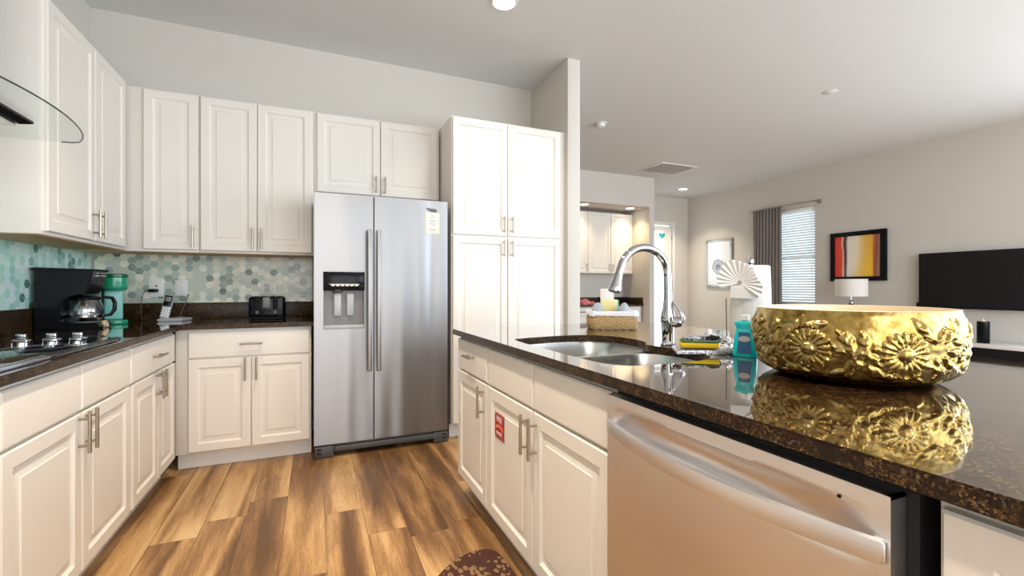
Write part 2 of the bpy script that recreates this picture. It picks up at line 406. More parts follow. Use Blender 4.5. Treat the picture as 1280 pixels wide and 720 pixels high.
def thing(name, label, cat, loc=(0, 0, 0), group=None):
    o = bpy.data.objects.new(name, None); COL.objects.link(o); o.location = loc; o.empty_display_size = .05
    o['label'] = label; o['category'] = cat
    if group: o['group'] = group
    return o
def tag(o, label, cat, group=None, kind=None):
    o['label'] = label; o['category'] = cat
    if group: o['group'] = group
    return o
def rebase(o, loc):
    """put a top-level mesh's origin at its base"""
    o.data.transform(Matrix.Translation(-Vector(loc))); o.location = loc; return o
def struct(name, mb, mat, parent=None, label=None, smooth=True):
    o = mb.build(name, mat, parent, smooth)
    if parent is None: o['kind'] = 'structure'
    if label: o['label'] = label
    return o
def dup(o, loc, label=None, group=None):
    r = o.copy(); COL.objects.link(r); r.location = loc
    if label: r['label'] = label
    if group: r['group'] = group
    for ch in [c for c in bpy.data.objects if c.parent == o]:
        c = ch.copy(); COL.objects.link(c); c.parent = r
        for g in [q for q in bpy.data.objects if q.parent == ch]:
            d = g.copy(); COL.objects.link(d); d.parent = c
    return r
def text_mesh(name, body, size, mat, parent, M4, extrude=.0004, align='CENTER'):
    cu = bpy.data.curves.new('t', 'FONT'); cu.body = body; cu.size = size; cu.extrude = extrude; cu.align_x = align; cu.align_y = 'CENTER'; cu.resolution_u = 2
    o = bpy.data.objects.new('t', cu); COL.objects.link(o)
    dg = bpy.context.evaluated_depsgraph_get(); me = bpy.data.meshes.new_from_object(o.evaluated_get(dg))
    bpy.data.objects.remove(o); bpy.data.curves.remove(cu)
    me.name = name; me.transform(M4)
    r = bpy.data.objects.new(name, me); COL.objects.link(r)
    if parent is not None:
        off = Vector(parent.location) + (Vector(parent.parent.location) if parent.parent else Vector())
        me.transform(Matrix.Translation(-off)); r.parent = parent
    me.materials.clear(); me.materials.append(M[mat]); return r
def face_mat(origin, U, Vv):
    U, Vv = Vector(U).normalized(), Vector(Vv).normalized(); N = U.cross(Vv)
    m = Matrix((U, Vv, N)).transposed().to_4x4(); m.translation = Vector(origin); return m

# ================================================================== SETTING
CEIL = 3.06
struct('floor', MB().box(-1.56, 7.55, -2.9, 7.75, -.1, 0), 'floor')
struct('ceiling', MB().box(-1.56, 7.55, -2.9, 7.75, CEIL, CEIL + .1), 'ceiling')
struct('wall_left', MB().box(-1.55, -1.41, -2.75, 4.12, 0, CEIL), 'wall')
struct('wall_back', MB().box(-1.409, 1.929, 4.0, 4.12, 0, CEIL), 'wall')
struct('wall_wing', MB().box(1.93, 2.05, 3.30, 6.349, 0, CEIL, .004), 'wall')
# wall with the desk nook
nb = MB()
nb.box(2.051, 2.6, 6.35, 7.54, 0, CEIL); nb.box(5.352, 5.46, 6.35, 7.549, 0, CEIL)
nb.box(2.6, 5.352, 6.35, 6.47, 2.545, CEIL); nb.box(2.6, 5.352, 6.47, 7.2, 2.545, 2.6); nb.box(2.6, 5.352, 7.10, 7.2, 0, 2.545)
struct('wall_nook', nb, 'wall')
# far wall around the glazed door
fw = MB(); fw.box(5.461, 6.08, 7.55, 7.67, 0, CEIL); fw.box(6.98, 7.399, 7.55, 7.67, 0, CEIL); fw.box(6.08, 6.98, 7.55, 7.67, 2.47, CEIL)
struct('wall_far', fw, 'wall')
WY0, WY1, WZ0, WZ1 = 4.815, 5.76, .86, 2.47
wr = MB(); wr.box(7.40, 7.54, -2.75, -2.3, 0, CEIL); wr.box(7.40, 7.54, 1.2, WY0, 0, CEIL); wr.box(7.40, 7.54, -2.3, 1.2, 2.8, CEIL); wr.box(7.40, 7.54, WY1, 7.67, 0, CEIL); wr.box(7.40, 7.54, WY0, WY1, 0, WZ0); wr.box(7.40, 7.54, WY0, WY1, WZ1, CEIL)
struct('wall_right', wr, 'wall')
rb = MB(); rb.box(-1.409, -1.25, -2.87, -2.75, 0, CEIL); rb.box(-1.25, 2.25, -2.87, -2.75, 0, .2); rb.box(-1.25, 2.25, -2.87, -2.75, 2.8, CEIL); rb.box(2.25, 2.5, -2.87, -2.75, 0, CEIL)
rb.box(2.5, 7.2, -2.87, -2.75, 2.8, CEIL); rb.box(7.2, 7.399, -2.87, -2.75, 0, CEIL)
struct('wall_rear', rb, 'wall')
# baseboards
struct('baseboard_far', MB().box(7.02, 7.385, 7.535, 7.549, 0, .1, .003), 'trim')
struct('baseboard_right', MB().box(7.385, 7.399, 1.25, 7.53, 0, .1, .003), 'trim')
struct('baseboard_wing', MB().box(1.93, 2.06, 3.287, 3.299, 0, .1, .003).box(2.051, 2.063, 3.30, 6.33, 0, .1, .003), 'trim')

# window_1 on the right wall
wf = MB()
for (a, b, c, d) in ((WY0, WY1, WZ0, WZ0 + .04), (WY0, WY1, WZ1 - .04, WZ1), (WY0, WY0 + .04, WZ0, WZ1), (WY1 - .04, WY1, WZ0, WZ1), (WY0, WY1, 1.64, 1.68)):
    wf.box(7.47, 7.51, a, b, c, d, .003)
wino = struct('window_1', wf, 'trim')
struct('window_pane', MB().box(7.487, 7.493, WY0 + .03, WY1 - .03, WZ0 + .03, WZ1 - .03), 'glass', wino)
struct('window_sill', MB().box(7.37, 7.47, WY0 - .02, WY1 + .02, WZ0 - .025, WZ0, .004), 'trim', wino)
# unseen rear openings behind the camera, widened for flatter light: frames only
wf = MB()
for (a, b, c, d) in ((2.5, 7.2, 2.74, 2.8), (2.5, 2.56, 0, 2.8), (4.82, 4.88, 0, 2.8), (7.14, 7.2, 0, 2.8)): wf.box(a, b, -2.85, -2.77, c, d, .004)
struct('window_2', wf, 'trim')
wf = MB()
for (a, b, c, d) in ((-1.25, 2.25, .2, .26), (-1.25, 2.25, 2.74, 2.8), (-1.25, -1.19, .2, 2.8), (.47, .53, .2, 2.8), (2.19, 2.25, .2, 2.8)): wf.box(a, b, -2.85, -2.77, c, d, .004)
struct('fill_opening', wf, 'trim')  # made-up opening around the added kitchen fill lamp

wf = MB()
for (a, b, c, d) in ((-2.3, 1.2, 2.74, 2.8), (-2.3, -2.24, 0, 2.8), (-.58, -.52, 0, 2.8), (1.14, 1.2, 0, 2.8)): wf.box(7.43, 7.51, a, b, c, d, .004)
struct('window_4', wf, 'trim')
# door_1 far
dm = MB(); dm.rings((6.14, 7.60, .01), (1, 0, 0), (0, -1, 0), .82, 2.42, [(0, 0), (0, .037), (.003, .04), (.185, .04), (.195, .03), (.197, .012)])
# build as frame around glass
dm = MB(); y0, y1 = 7.565, 7.605
for a, b, c, d in ((6.14, 6.33, .01, 2.43), (6.745, 6.96, .01, 2.43), (6.33, 6.745, .01, .30), (6.33, 6.745, 2.335, 2.43)): dm.box(a, b, y0, y1, c, d)
dm.box(6.32, 6.335, 7.558, 7.60, .29, 2.345); dm.box(6.74, 6.755, 7.558, 7.60, .29, 2.345); dm.box(6.33, 6.745, 7.558, 7.60, .29, .305); dm.box(6.33, 6.745, 7.558, 7.60, 2.33, 2.345)
door = struct('door_1', dm, 'trim')
struct('glass_pane', MB().box(6.335, 6.74, 7.58, 7.586, .305, 2.33), 'pane', door, 'bright daylit glass pane')
hm = MB()
for z in (.3, 1.25, 2.2): hm.box(6.955, 6.968, 7.545, 7.562, z - .045, z + .045, .002)
struct('door_hinge', hm, 'nickel', door)
struct('trim_1', MB().box(6.965, 7.03, 7.532, 7.549, 0, 2.53, .004).box(6.07, 6.135, 7.532, 7.549, 0, 2.53, .004).box(6.135, 6.965, 7.532, 7.549, 2.455, 2.53, .004), 'trim')
hp = [(16 * math.sin(a) ** 3, 13 * math.cos(a) - 5 * math.cos(2 * a) - 2 * math.cos(3 * a) - math.cos(4 * a)) for a in [2 * math.pi * k / 40 for k in range(40)]]
h = MB(); h.prism([(x * .0052, y * .0052) for x, y in hp], 0, .008, .002, mat=face_mat((6.70, 7.565, 2.235), (1, 0, 0), (0, 0, 1)))
ho = h.build('heart_ornament', 'heart'); tag(ho, 'teal heart hanging at the top of the glazed far door', 'ornament')

# tiled splashbacks are part of the setting: trims
struct('trim_2', MB().box(-1.385, -.022, 3.990, 3.9995, 1.0375, 1.40), 'hexback', label='hexagon mosaic tile splashback on the back wall')
struct('trim_3', MB().box(-1.4095, -1.400, .6, 3.9895, 1.0375, 1.40), 'hexleft_cast', label='hexagon mosaic tile splashback on the left wall')

op = thing('wall_outlet', 'small white outlet low on the lounge wall left of the curtain', 'outlet', (7.397, 6.30, .38))
MB().box(7.391, 7.3985, 6.265, 6.335, .38, .495, .002).build('cover_plate', 'whiteplastic', op)
for z_ in (.41, .45): MB().box(7.3895, 7.3912, 6.285, 6.315, z_, z_ + .028, .001).build('socket', 'whiteplastic', op)
# ================================================================== CABINETS
DOOR = [(0, 0), (0, .016), (.004, .020), (.050, .020), (.053, .0155), (.060, .0105), (.070, .0105), (.092, .0155), (.0935, .0185), (.10, .0185)]
DRAW = [(0, 0), (0, .015), (.006, .0195), (.012, .020)]
PLAIN = [(0, 0), (0, .017), (.003, .020)]
def pull(name, c, axis, N, parent, L=.15, r=.006, post=.096, so=.032):
    c, A, N = Vector(c), Vector(axis), Vector(N)
    m = MB(); bar = c + N * so
    m.cyl(bar - A * L / 2, bar + A * L / 2, r, n=14, bev=.0012)
    for sgn in (-1, 1): m.cyl(c + A * post / 2 * sgn - N * .001, bar + A * post / 2 * sgn, r * .78, n=10)
    return m.build(name, 'nickel', parent)
def cabinet(label, O, U, N, w, depth, z0, z1, fronts, group=None, cat='cabinet', under=False, toe=None, open_top=False, name='kitchen_cabinet'):
    O, U, N = Vector(O), Vector(U), Vector(N); c = O + U * w / 2 - N * depth / 2
    t = thing(name, label, cat, (c.x, c.y, 0 if z0 < .3 else z0), group)
    def bx(m, u0, u1, n0, n1, a, b, bev=0):
        p, q = O + U * u0 + N * n0, O + U * u1 + N * n1
        m.box(min(p.x, q.x), max(p.x, q.x), min(p.y, q.y), max(p.y, q.y), a, b, bev); return m
    m = MB()
    if open_top:
        bx(m, 0, .018, -depth, 0, z0, z1); bx(m, w - .018, w, -depth, 0, z0, z1); bx(m, .018, w - .018, -.018, 0, z0, z1)
        bx(m, .018, w - .018, -depth, -.018, z0, z0 + .018); bx(m, .018, w - .018, -depth, -depth + .018, z0, z1)
    else: bx(m, 0, w, -depth, 0, z0, z1, .001)
    m.build('body', 'cab', t)
    if under:
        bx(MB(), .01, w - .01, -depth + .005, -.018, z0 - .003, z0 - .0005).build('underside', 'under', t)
    if toe:
        bx(MB(), 0, w, -depth + .05, -.06, 0.0, z0 - .0005).build('toe_kick', 'trim', t)
    for f in fronts:
        kind, u0, u1, a, b, hd = f
        rg = DOOR if kind == 'door' else DRAW
        mm = MB(); mm.rings(O + U * u0 + Vector((0, 0, a)), U, N, u1 - u0, b - a, rg)
        d = mm.build(kind, 'cab', t, ang=20)
        if hd:
            hu, hz, vert, L = hd
            pull('handle', O + U * hu + Vector((0, 0, hz)) + N * .0205, (0, 0, 1) if vert else U, N, d, L, post=.096 if L > .12 else .076)
    return t
BASE_Z0, BASE_Z1 = .105, .8845
DZ = (.118, .695); RZ = (.705, .868)
X, Y = (1, 0, 0), (0, 1, 0); MX, MY = (-1, 0, 0), (0, -1, 0)
gL = 'white base cabinets along the left wall'
cabinet('white base cabinet under the cooktop with two plain false fronts above its doors', (-.795, 1.663, 0), Y, X, .945, .612, BASE_Z0, BASE_Z1, [
    ('false_front', .008, .466, *RZ, None), ('false_front', .474, .935, *RZ, None),
    ('door', .008, .466, *DZ, (.440, .63, 1, .15)), ('door', .474, .935, *DZ, (.500, .63, 1, .15))], gL, toe=1)
cabinet('white base cabinet in the left run beneath the coffee makers, with one wide drawer', (-.795, 2.612, 0), Y, X, .745, .612, BASE_Z0, BASE_Z1, [
    ('drawer', .006, .715, *RZ, (.36, .787, 0, .15)),
    ('door', .022, .388, *DZ, (.362, .63, 1, .15)), ('door', .394, .715, *DZ, (.420, .63, 1, .15))], gL, toe=1)
cabinet('white base cabinet at the near end of the left run', (-.795, .74, 0), Y, X, .92, .612, BASE_Z0, BASE_Z1, [
    ('drawer', .008, .912, *RZ, (.46, .787, 0, .15)),
    ('door', .008, .457, *DZ, (.43, .63, 1, .15)), ('door', .463, .912, *DZ, (.49, .63, 1, .15))], gL, toe=1)
cabinet('white base cabinet between the corner and the fridge with one wide drawer over two doors', (-.794, 3.415, 0), X, MY, .769, .58, BASE_Z0, BASE_Z1, [
    ('drawer', .069, .760, *RZ, (.415, .787, 0, .13)),
    ('door', .069, .410, *DZ, (.380, .625, 1, .15)), ('door', .414, .760, *DZ, (.444, .625, 1, .15))], toe=1)
# uppers
UZ = (1.385, 2.45)
cabinet('tall white wall cabinet on the left wall beside the range hood', (-1.11, 2.652, 0), Y, X, .985, .298, *UZ, [
    ('door', .026, .500, 1.400, 2.440, (.468, 1.49, 1, .15)), ('door', .506, .930, 1.400, 2.440, (.536, 1.49, 1, .15))], under=True)
cabinet('white wall cabinet with a single door nearest the kitchen corner', (-1.40, 3.68, 0), X, MY, .680, .308, *UZ, [
    ('door', .375, .674, 1.400, 2.440, (.648, 1.49, 1, .15))], 'tall white wall cabinets on the back wall', under=True)
cabinet('white double-door wall cabinet above the toaster', (-.718, 3.68, 0), X, MY, .708, .308, *UZ, [
    ('door', .006, .341, 1.400, 2.440, (.315, 1.49, 1, .15)), ('door', .345, .696, 1.400, 2.440, (.371, 1.49, 1, .15))], 'tall white wall cabinets on the back wall', under=True)
cabinet('short white double-door wall cabinet over the refrigerator', (-.008, 3.68, 0), X, MY, .943, .308, 1.845, 2.45, [
    ('door', .020, .470, 1.858, 2.440, (.440, 1.94, 1, .13)), ('door', .476, .926, 1.858, 2.440, (.506, 1.94, 1, .13))], under=True)
cabinet('tall white pantry cabinet with four doors between fridge and wing wall', (.945, 3.35, 0), X, MY, .983, .64, .105, 2.45, [
    ('door', .008, .452, 1.553, 2.440, (.420, 1.643, 1, .13)), ('door', .458, .932, 1.553, 2.440, (.490, 1.643, 1, .13)),
    ('door', .008, .452, .118, 1.540, (.420, 1.455, 1, .13)), ('door', .458, .932, .118, 1.540, (.490, 1.455, 1, .13))], cat='cabinet', toe=1, name='pantry_cabinet')
# island
cabinet('narrow white island cabinet nearest the fridge with one drawer and one door', (.75, 1.983, 0), Y, MX, .482, .60, BASE_Z0, BASE_Z1, [
    ('drawer', .008, .468, *RZ, (.222, .797, 0, .12)), ('door', .008, .468, *DZ, (.044, .61, 1, .15))], 'white island cabinets', toe=1, name='island_cabinet')
sinkcab = cabinet('white island sink cabinet with a red sticker on its left door', (.75, 1.018, 0), Y, MX, .963, .60, BASE_Z0, BASE_Z1, [
    ('false_front', .006, .478, *RZ, None), ('false_front', .486, .957, *RZ, None),
    ('door', .006, .478, *DZ, (.452, .605, 1, .15)), ('door', .486, .957, *DZ, (.520, .605, 1, .15))], 'white island cabinets', toe=1, open_top=True, name='island_cabinet')
cabinet('plain white island cabinet at the near end, right of the dishwasher', (.75, -.58, 0), Y, MX, .905, .60, BASE_Z0, BASE_Z1, [
    ('door', .008, .897, *(.118, .868), None)], 'white island cabinets', toe=1, name='island_cabinet')
isb = MB(); isb.box(1.362, 1.78, -.56, 2.46, 0, .884, .002)
tag(rebase(isb.build('kitchen_island', 'cab'), (1.57, .95, 0)), 'white back half of the island under the breakfast overhang', 'island')
# corner filler strips on left wall run
# ------------------------------------------------------------------ worktops
ZT = .917
def arc(cx, cy, r, a0, a1, n=6):
    return [(cx + r * math.cos(math.radians(a0 + (a1 - a0) * k / n)), cy + r * math.sin(math.radians(a0 + (a1 - a0) * k / n))) for k in range(n + 1)]
cw = MB()
cw.prism([(-1.409, .72), (-.755, .72), (-.755, 3.37), (-.012, 3.37), (-.012, 3.999), (-1.409, 3.999)], .887, ZT, .003)
cwo = rebase(cw.build('worktop', 'granite'), (-1.08, 2.3, .887)); tag(cwo, 'L-shaped dark brown granite worktop along left and back walls', 'countertop')
bs = MB(); bs.box(-1.409, -.012, 3.979, 3.999, ZT + .0005, 1.037, .001); bs.box(-1.409, -1.389, .72, 3.978, ZT + .0005, 1.037, .001)
tag(rebase(bs.build('granite_upstand', 'granite'), (-1.38, 3.9, ZT)), 'low dark granite upstand along the bottom of the tiled walls', 'backsplash')

# island slab with sink cut-out
def smooth_loop(pts, it=2):
    for _ in range(it):
        q = []
        for i in range(len(pts)):
            a, b = pts[i], pts[(i + 1) % len(pts)]
            q += [(a[0] * .75 + b[0] * .25, a[1] * .75 + b[1] * .25), (a[0] * .25 + b[0] * .75, a[1] * .25 + b[1] * .75)]
        pts = q
    return pts
hole = smooth_loop([(.80, 1.86), (.86, 1.89), (1.12, 1.925), (1.24, 1.885), (1.31, 1.78), (1.31, 1.62), (1.275, 1.53), (1.225, 1.485), (1.245, 1.38), (1.255, 1.26), (1.225, 1.13), (1.10, 1.085), (.90, 1.085), (.815, 1.13), (.80, 1.28)], 3)
slab = [(.705, -.62), (2.03, -.62)] + arc(1.95, 2.42, .08, 0, 90) + arc(.735, 2.47, .03, 90, 180, 4)
iw = MB(); iw.prism(slab, .887, ZT, .003, holes=[hole])
tag(rebase(iw.build('island_worktop', 'granite'), (1.37, .95, .887)), 'polished dark brown granite island worktop with sink cut-out', 'countertop')

# ------------------------------------------------------------------ sink
sk = thing('sink', 'double-bowl stainless steel undermount sink in the island', 'sink', (1.04, 1.5, .68))
def bowl(x0, x1, y0, y1, depth, r):
    m = MB(); Rr = []
    def rr(ins, z, rad):
        a0, a1, b0, b1 = x0 + ins, x1 - ins, y0 + ins, y1 - ins
        pts = arc(a1 - rad, b0 + rad, rad, -90, 0) + arc(a1 - rad, b1 - rad, rad, 0, 90) + arc(a0 + rad, b1 - rad, rad, 90, 180) + arc(a0 + rad, b0 + rad, rad, 180, 270)
        return [(p[0], p[1], z) for p in pts]
    L = [rr(-.012, .8845, r + .012), rr(-.001, .8845, r), rr(0, .880, r), rr(.006, .80, r), rr(.012, .886 - depth + .04, r), rr(.03, .886 - depth + .008, r), rr(.06, .886 - depth, r * .8), rr((x1 - x0) * .42, .884 - depth, .02)]
    tb = bmesh.new(); V = [[tb.verts.new(p) for p in l] for l in L]; n = len(V[0])
    for a, b in zip(V, V[1:]):
        for k in range(n): tb.faces.new((a[k], a[(k + 1) % n], b[(k + 1) % n], b[k]))
    tb.faces.new(V[-1]); bmesh.ops.recalc_face_normals(tb, faces=tb.faces[:]); m.add(tb); return m
for nm, bb in (('large', (.800, 1.315, 1.502, 1.93, .22, .13)), ('small', (.800, 1.262, 1.075, 1.478, .19, .12))):
    o = bowl(*bb).build('basin', 'sinksteel', sk, ang=60); cx_, cy_ = (bb[0] + bb[1]) / 2, (bb[2] + bb[3]) / 2
    MB().lathe([(0, .002), (.03, .002), (.042, .004), (.045, .0)], 24, (cx_, cy_, .884 - bb[4])).build('drain', 'chrome', o)
MB().box(.84, 1.24, 1.480, 1.500, .872, .883, .003).build('divider', 'sinksteel', sk)

# ------------------------------------------------------------------ dishwasher
dw = thing('dishwasher', 'stainless steel dishwasher built into the island right of the sink cabinet', 'dishwasher', (1.0, .69, 0))
MB().box(.745, 1.335, .345, 1.012, .02, .872).build('tub', 'gap', dw)
def dwf(u, v):
    y = 1.005 - u * .645; z = .115 + v * .753
    # shallow scoop behind the bar handle
    yc, zc = .683, .822
    a = (y - yc) / .295; b = (z - (.80)) / .040
    e = max(0, 1 - a * a) ; d = .030 * e * max(0, 1 - b * b) ** .7
    return (.708 + d, y, z)
fm = MB(); fm.grid(dwf, 60, 120); fm.box(.7085, .744, .360, 1.005, .115, .12); fm.box(.7085, .744, .360, 1.005, .863, .868); fm.box(.7085, .744, .360, .366, .115, .868); fm.box(.7085, .744, .999, 1.005, .115, .868)
fr = fm.build('front_panel', 'steelwarm', dw, ang=50)
hm = MB()
def dwh(t):
    y = .992 - t * .626; return (.700 - .052 * math.sin(math.pi * t) ** .8, y, .7925)
tb = bmesh.new(); Rr = []
for k in range(41):
    x_, y_, z_ = dwh(k / 40); hh = .0165 + .002 * math.sin(math.pi * k / 40)
    Rr.append([tb.verts.new(p) for p in ((x_ + .006, y_, z_ - hh), (x_ - .003, y_, z_ - hh * .9), (x_ - .005, y_, z_), (x_ - .003, y_, z_ + hh * .9), (x_ + .006, y_, z_ + hh))])
for a, b in zip(Rr, Rr[1:]):
    for k in range(5): tb.faces.new((a[k], a[(k + 1) % 5], b[(k + 1) % 5], b[k]))
tb.faces.new(Rr[0]); tb.faces.new(Rr[-1]); bmesh.ops.recalc_face_normals(tb, faces=tb.faces[:]); hm.add(tb)
hm.box(.698, .7075, .975, .996, .778, .807, .002); hm.box(.698, .7075, .362, .383, .778, .807, .002)
hm.build('handle', 'steelwarm', dw, ang=50)
MB().cyl((.7085, .425, .843), (.7065, .425, .843), .0028, n=12).build('indicator_dot', 'black', dw)
MB().box(.76, .80, .35, 1.01, .0, .11).build('toe_kick', 'blackmatt', dw)

# ------------------------------------------------------------------ sticker on the sink cabinet door
st = thing('fire_sticker', 'red fire safety sticker with striped edges on the island cabinet door', 'sticker', (.7315, 1.825, .49))
FX = .7288
fm = MB(); fm.box(FX - .0006, FX, 1.775, 1.878, .505, .595)
zig = MB()
fm.build('print', 'red', st)
for zb in (.4925, .5955):
    wm = MB()
    for k in range(7):
        yk = 1.876 - k * .0155
        tb = bmesh.new(); pts = [(FX - .0006, yk, zb), (FX - .0006, yk - .008, zb), (FX - .0006, yk - .013, zb + .012), (FX - .0006, yk - .005, zb + .012)]
        v1 = [tb.verts.new(p) for p in pts]; v2 = [tb.verts.new((p[0] + .0005, p[1], p[2])) for p in pts]
        tb.faces.new(v1); tb.faces.new(v2[::-1])
        for i in range(4): tb.faces.new((v1[i], v2[i], v2[(i + 1) % 4], v1[(i + 1) % 4]))
        wm.add(tb)
    wm.build('striped_edge', 'red', st)
am = MB(); am.prism([(.044 * math.cos(a), .022 * math.sin(a)) for a in [math.pi * k / 12 for k in range(13)]] + [(.032 * math.cos(a), .010 * math.sin(a)) for a in [math.pi * (12 - k) / 12 for k in range(13)]], 0, .0004, mat=face_mat((FX - .0008, 1.826, .534), (0, -1, 0), (0, 0, 1))); am.build('arch_mark', 'salmon', st)
mt = face_mat((FX - .001, 1.826, .577), (0, -1, 0), (0, 0, 1)); text_mesh('lettering', 'FIRE', .036, 'paper', st, mt)
mt = face_mat((FX - .001, 1.826, .517), (0, -1, 0), (0, 0, 1)); text_mesh('lettering', 'INSIDE', .022, 'paper', st, mt)

# ------------------------------------------------------------------ refrigerator
fg = thing('refrigerator', 'tall stainless side-by-side refrigerator with ice and water dispenser', 'refrigerator', (.45, 3.62, 0))
FY = 3.31
MB().box(.0, .897, 3.375, 3.97, .03, 1.765, .004).build('cabinet', 'greydark', fg)
XL0, XS, XR1 = -.008, .377, .907
fd = MB()
# left door with dispenser recess: four slabs around the opening
DX0, DX1, DZ0, DZ1 = .050, .314, .868, 1.253
def rdoor(m, x0, x1, z0, z1, holes=()):
    pts = [(x0, z0), (x1, z0), (x1, z1), (x0, z1)]
    mm = face_mat((0, FY + .0, 0), (1, 0, 0), (0, 0, 1))     # local z = -y
    m.prism([(p[0], p[1]) for p in pts], -.055, 0, .006, holes=holes, mat=mm)
rc = .014
hl = arc(DX1 - rc, DZ0 + rc, rc, -90, 0, 4) + arc(DX1 - rc, DZ1 - rc, rc, 0, 90, 4) + arc(DX0 + rc, DZ1 - rc, rc, 90, 180, 4) + arc(DX0 + rc, DZ0 + rc, rc, 180, 270, 4)
rdoor(fd, XL0, XS - .004, .088, 1.785, [hl]); ld = fd.build('door', 'steel', fg, ang=30)
fd = MB(); rdoor(fd, XS + .004, XR1, .088, 1.785); rd = fd.build('door', 'steel', fg, ang=30)
MB().box(XS - .0035, XS + .0035, FY + .02, FY + .06, .088, 1.78).build('door_gasket', 'gap', fg)
# dispenser
dp = MB(); dp.box(DX0 - .001, DX1 + .001, FY - .003, FY + .05, 1.128, DZ1 + .001, .004); do = dp.build('dispenser_panel', 'black', ld)
ic = MB()
for k in range(6): ic.box(.10 + k * .030, .122 + k * .030, FY - .0045, FY - .0028, 1.158, 1.166)
ic.box(.088, .28, FY - .0045, FY - .0028, 1.168, 1.172)
ic.build('touch_icons', 'whiteplastic', ld)
rc_ = MB(); rc_.box(DX0, DX1, FY + .046, FY + .052, DZ0, 1.13); rc_.box(DX0, DX0 + .004, FY + .004, FY + .05, DZ0, 1.13); rc_.box(DX1 - .004, DX1, FY + .004, FY + .05, DZ0, 1.13)
rc_.build('dispenser_recess', 'greymid', ld)
MB().box(DX0, DX1, FY - .002, FY + .05, DZ0 - .001, .892, .003).build('drip_tray', 'silver', ld)
for xx in (.118, .200):
    pm = MB(); pm.box(xx, xx + .045, FY + .018, FY + .026, .955, 1.105, .003); pm.box(xx + .008, xx + .037, FY + .026, FY + .045, 1.07, 1.11, .002); pm.build('paddle', 'silver', ld)
MB().lathe([(.0, .0), (.028, .0), (.035, .012), (.035, .02), (0, .02)], 20, (.140, FY + .028, 1.112)).build('ice_chute', 'greydark', ld)
for xx, par in ((.345, ld), (.407, rd)):
    hmb = MB(); hmb.box(xx - .015, xx + .015, FY - .056, FY - .038, .572, 1.547, .006, 3)
    for z_ in (.60, 1.52): hmb.box(xx - .011, xx + .011, FY - .045, FY - .0005, z_ - .02, z_ + .02, .003)
    hmb.build('handle', 'steel', par)
gm = MB(); gm.box(.0, .905, FY + .03, FY + .055, .028, .083, .003); gm.box(.12, .80, FY - .004, FY + .03, .036, .072, .004); gm.box(-.004, .115, FY - .002, FY + .03, .004, .078, .004); gm.box(.80, .905, FY - .002, FY + .03, .004, .078, .004)
gm.build('toe_grille', 'greydark', fg)
for xx in (.008, .865): sm = MB(); sm.box(xx, xx + .03, FY - .006, FY - .0015, .055, .068, .001); sm.box(xx, xx + .03, FY - .006, FY - .0015, .03, .04, .001); sm.build('grille_notch', 'gap', fg)
# note on the fridge
nt = thing('fridge_note', 'printed white card with a yellow edge stuck on the right fridge door', 'note', (.79, FY - .002, 1.54))
MB().box(.740, .843, FY - .0015, FY - .0004, 1.543, 1.697).build('backing', 'cream', nt)
MB().box(.745, .838, FY - .0024, FY - .0016, 1.550, 1.692).build('card', 'paper', nt)
lm = MB()
for k, wd in enumerate((.012, .034, 0, .050, .036, .048, .030, 0, .056, .050)):
    if wd: lm.box(.7915 - wd / 2, .7915 + wd / 2, FY - .0028, FY - .0023, 1.676 - k * .0125, 1.679 - k * .0125)
lm.build('print_lines', 'greymid', nt)
sc_ = MB(); pts = [(.748 + .075 * k / 30, FY - .002, 1.722 + .012 * math.sin(k * 1.25) - .006 * (k / 30)) for k in range(31)]
sc_.tube(pts, .0018, 6); sc_.tube([(.770 + .055 * k / 20, FY - .002, 1.709 + .009 * math.sin(k * 1.5)) for k in range(21)], .0016, 6)
tag(rebase(sc_.build('script_decal', 'greydark'), (.785, FY - .002, 1.70)), 'small dark handwritten-style lettering decal above the fridge note', 'sticker')

# ------------------------------------------------------------------ cooktop
ck = thing('cooktop', 'black glass electric cooktop set in the left worktop', 'cooktop', (-1.08, 2.12, ZT))
MB().box(-1.345, -.80, 1.67, 2.585, ZT + .0005, ZT + .010, .003).build('glass_top', 'cooktop', ck)
MB().box(-.799, -.785, 1.67, 2.50, ZT + .0005, ZT + .011, .003).box(-.812, -.806, 1.67, 2.56, ZT + .0085, ZT + .0135, .001).build('front_trim', 'chrome', ck)
for kx in (-1.205, -1.11, -1.015, -.93):
    km = MB(); km.lathe([(0, .0), (.031, .0), (.031, .004), (.026, .008), (.018, .0095), (0, .010)], 28, (kx, 2.525, ZT + .0105)); km.box(kx - .019, kx + .015, 2.518, 2.532, ZT + .018, ZT + .040, .003)
    km.build('knob', 'chrome', ck)
for cx_, cy_, r_ in ((-1.18, 1.86, .09), (-.95, 1.88, .075), (-1.18, 2.24, .075), (-.95, 2.26, .09)):
    rg = MB(); rg.lathe([(r_, .0), (r_, .0004), (r_ + .0015, .0004), (r_ + .0015, 0)], 48, (cx_, cy_, ZT + .0103)); rg.build('burner_ring', 'greymid', ck)

# ------------------------------------------------------------------ range hood
hd = thing('range_hood', 'range hood with a curved clear glass canopy above the cooktop', 'range hood', (-1.15, 2.02, 1.68))
GY = 2.02
out = []
for k in range(25):
    u = -1 + 2 * k / 24; out.append((-.800 - .072 * u * u - .012 * u ** 6, GY + .405 * u))
pl = [(-1.405, GY - .455)] + [(-.965, GY - .455), (-.93, GY - .450), (-.90, GY - .432)] + out + [(-.90, GY + .432), (-.93, GY + .450), (-.965, GY + .455)] + [(-1.405, GY + .455)]
MB().prism(pl, 1.749, 1.755).build('glass_canopy', 'glass', hd, smooth=False)
em = MB(); em.tube([(p[0], p[1], 1.752) for p in pl[1:-1]], .0027, 6); em.build('canopy_rim', 'glassedge', hd)
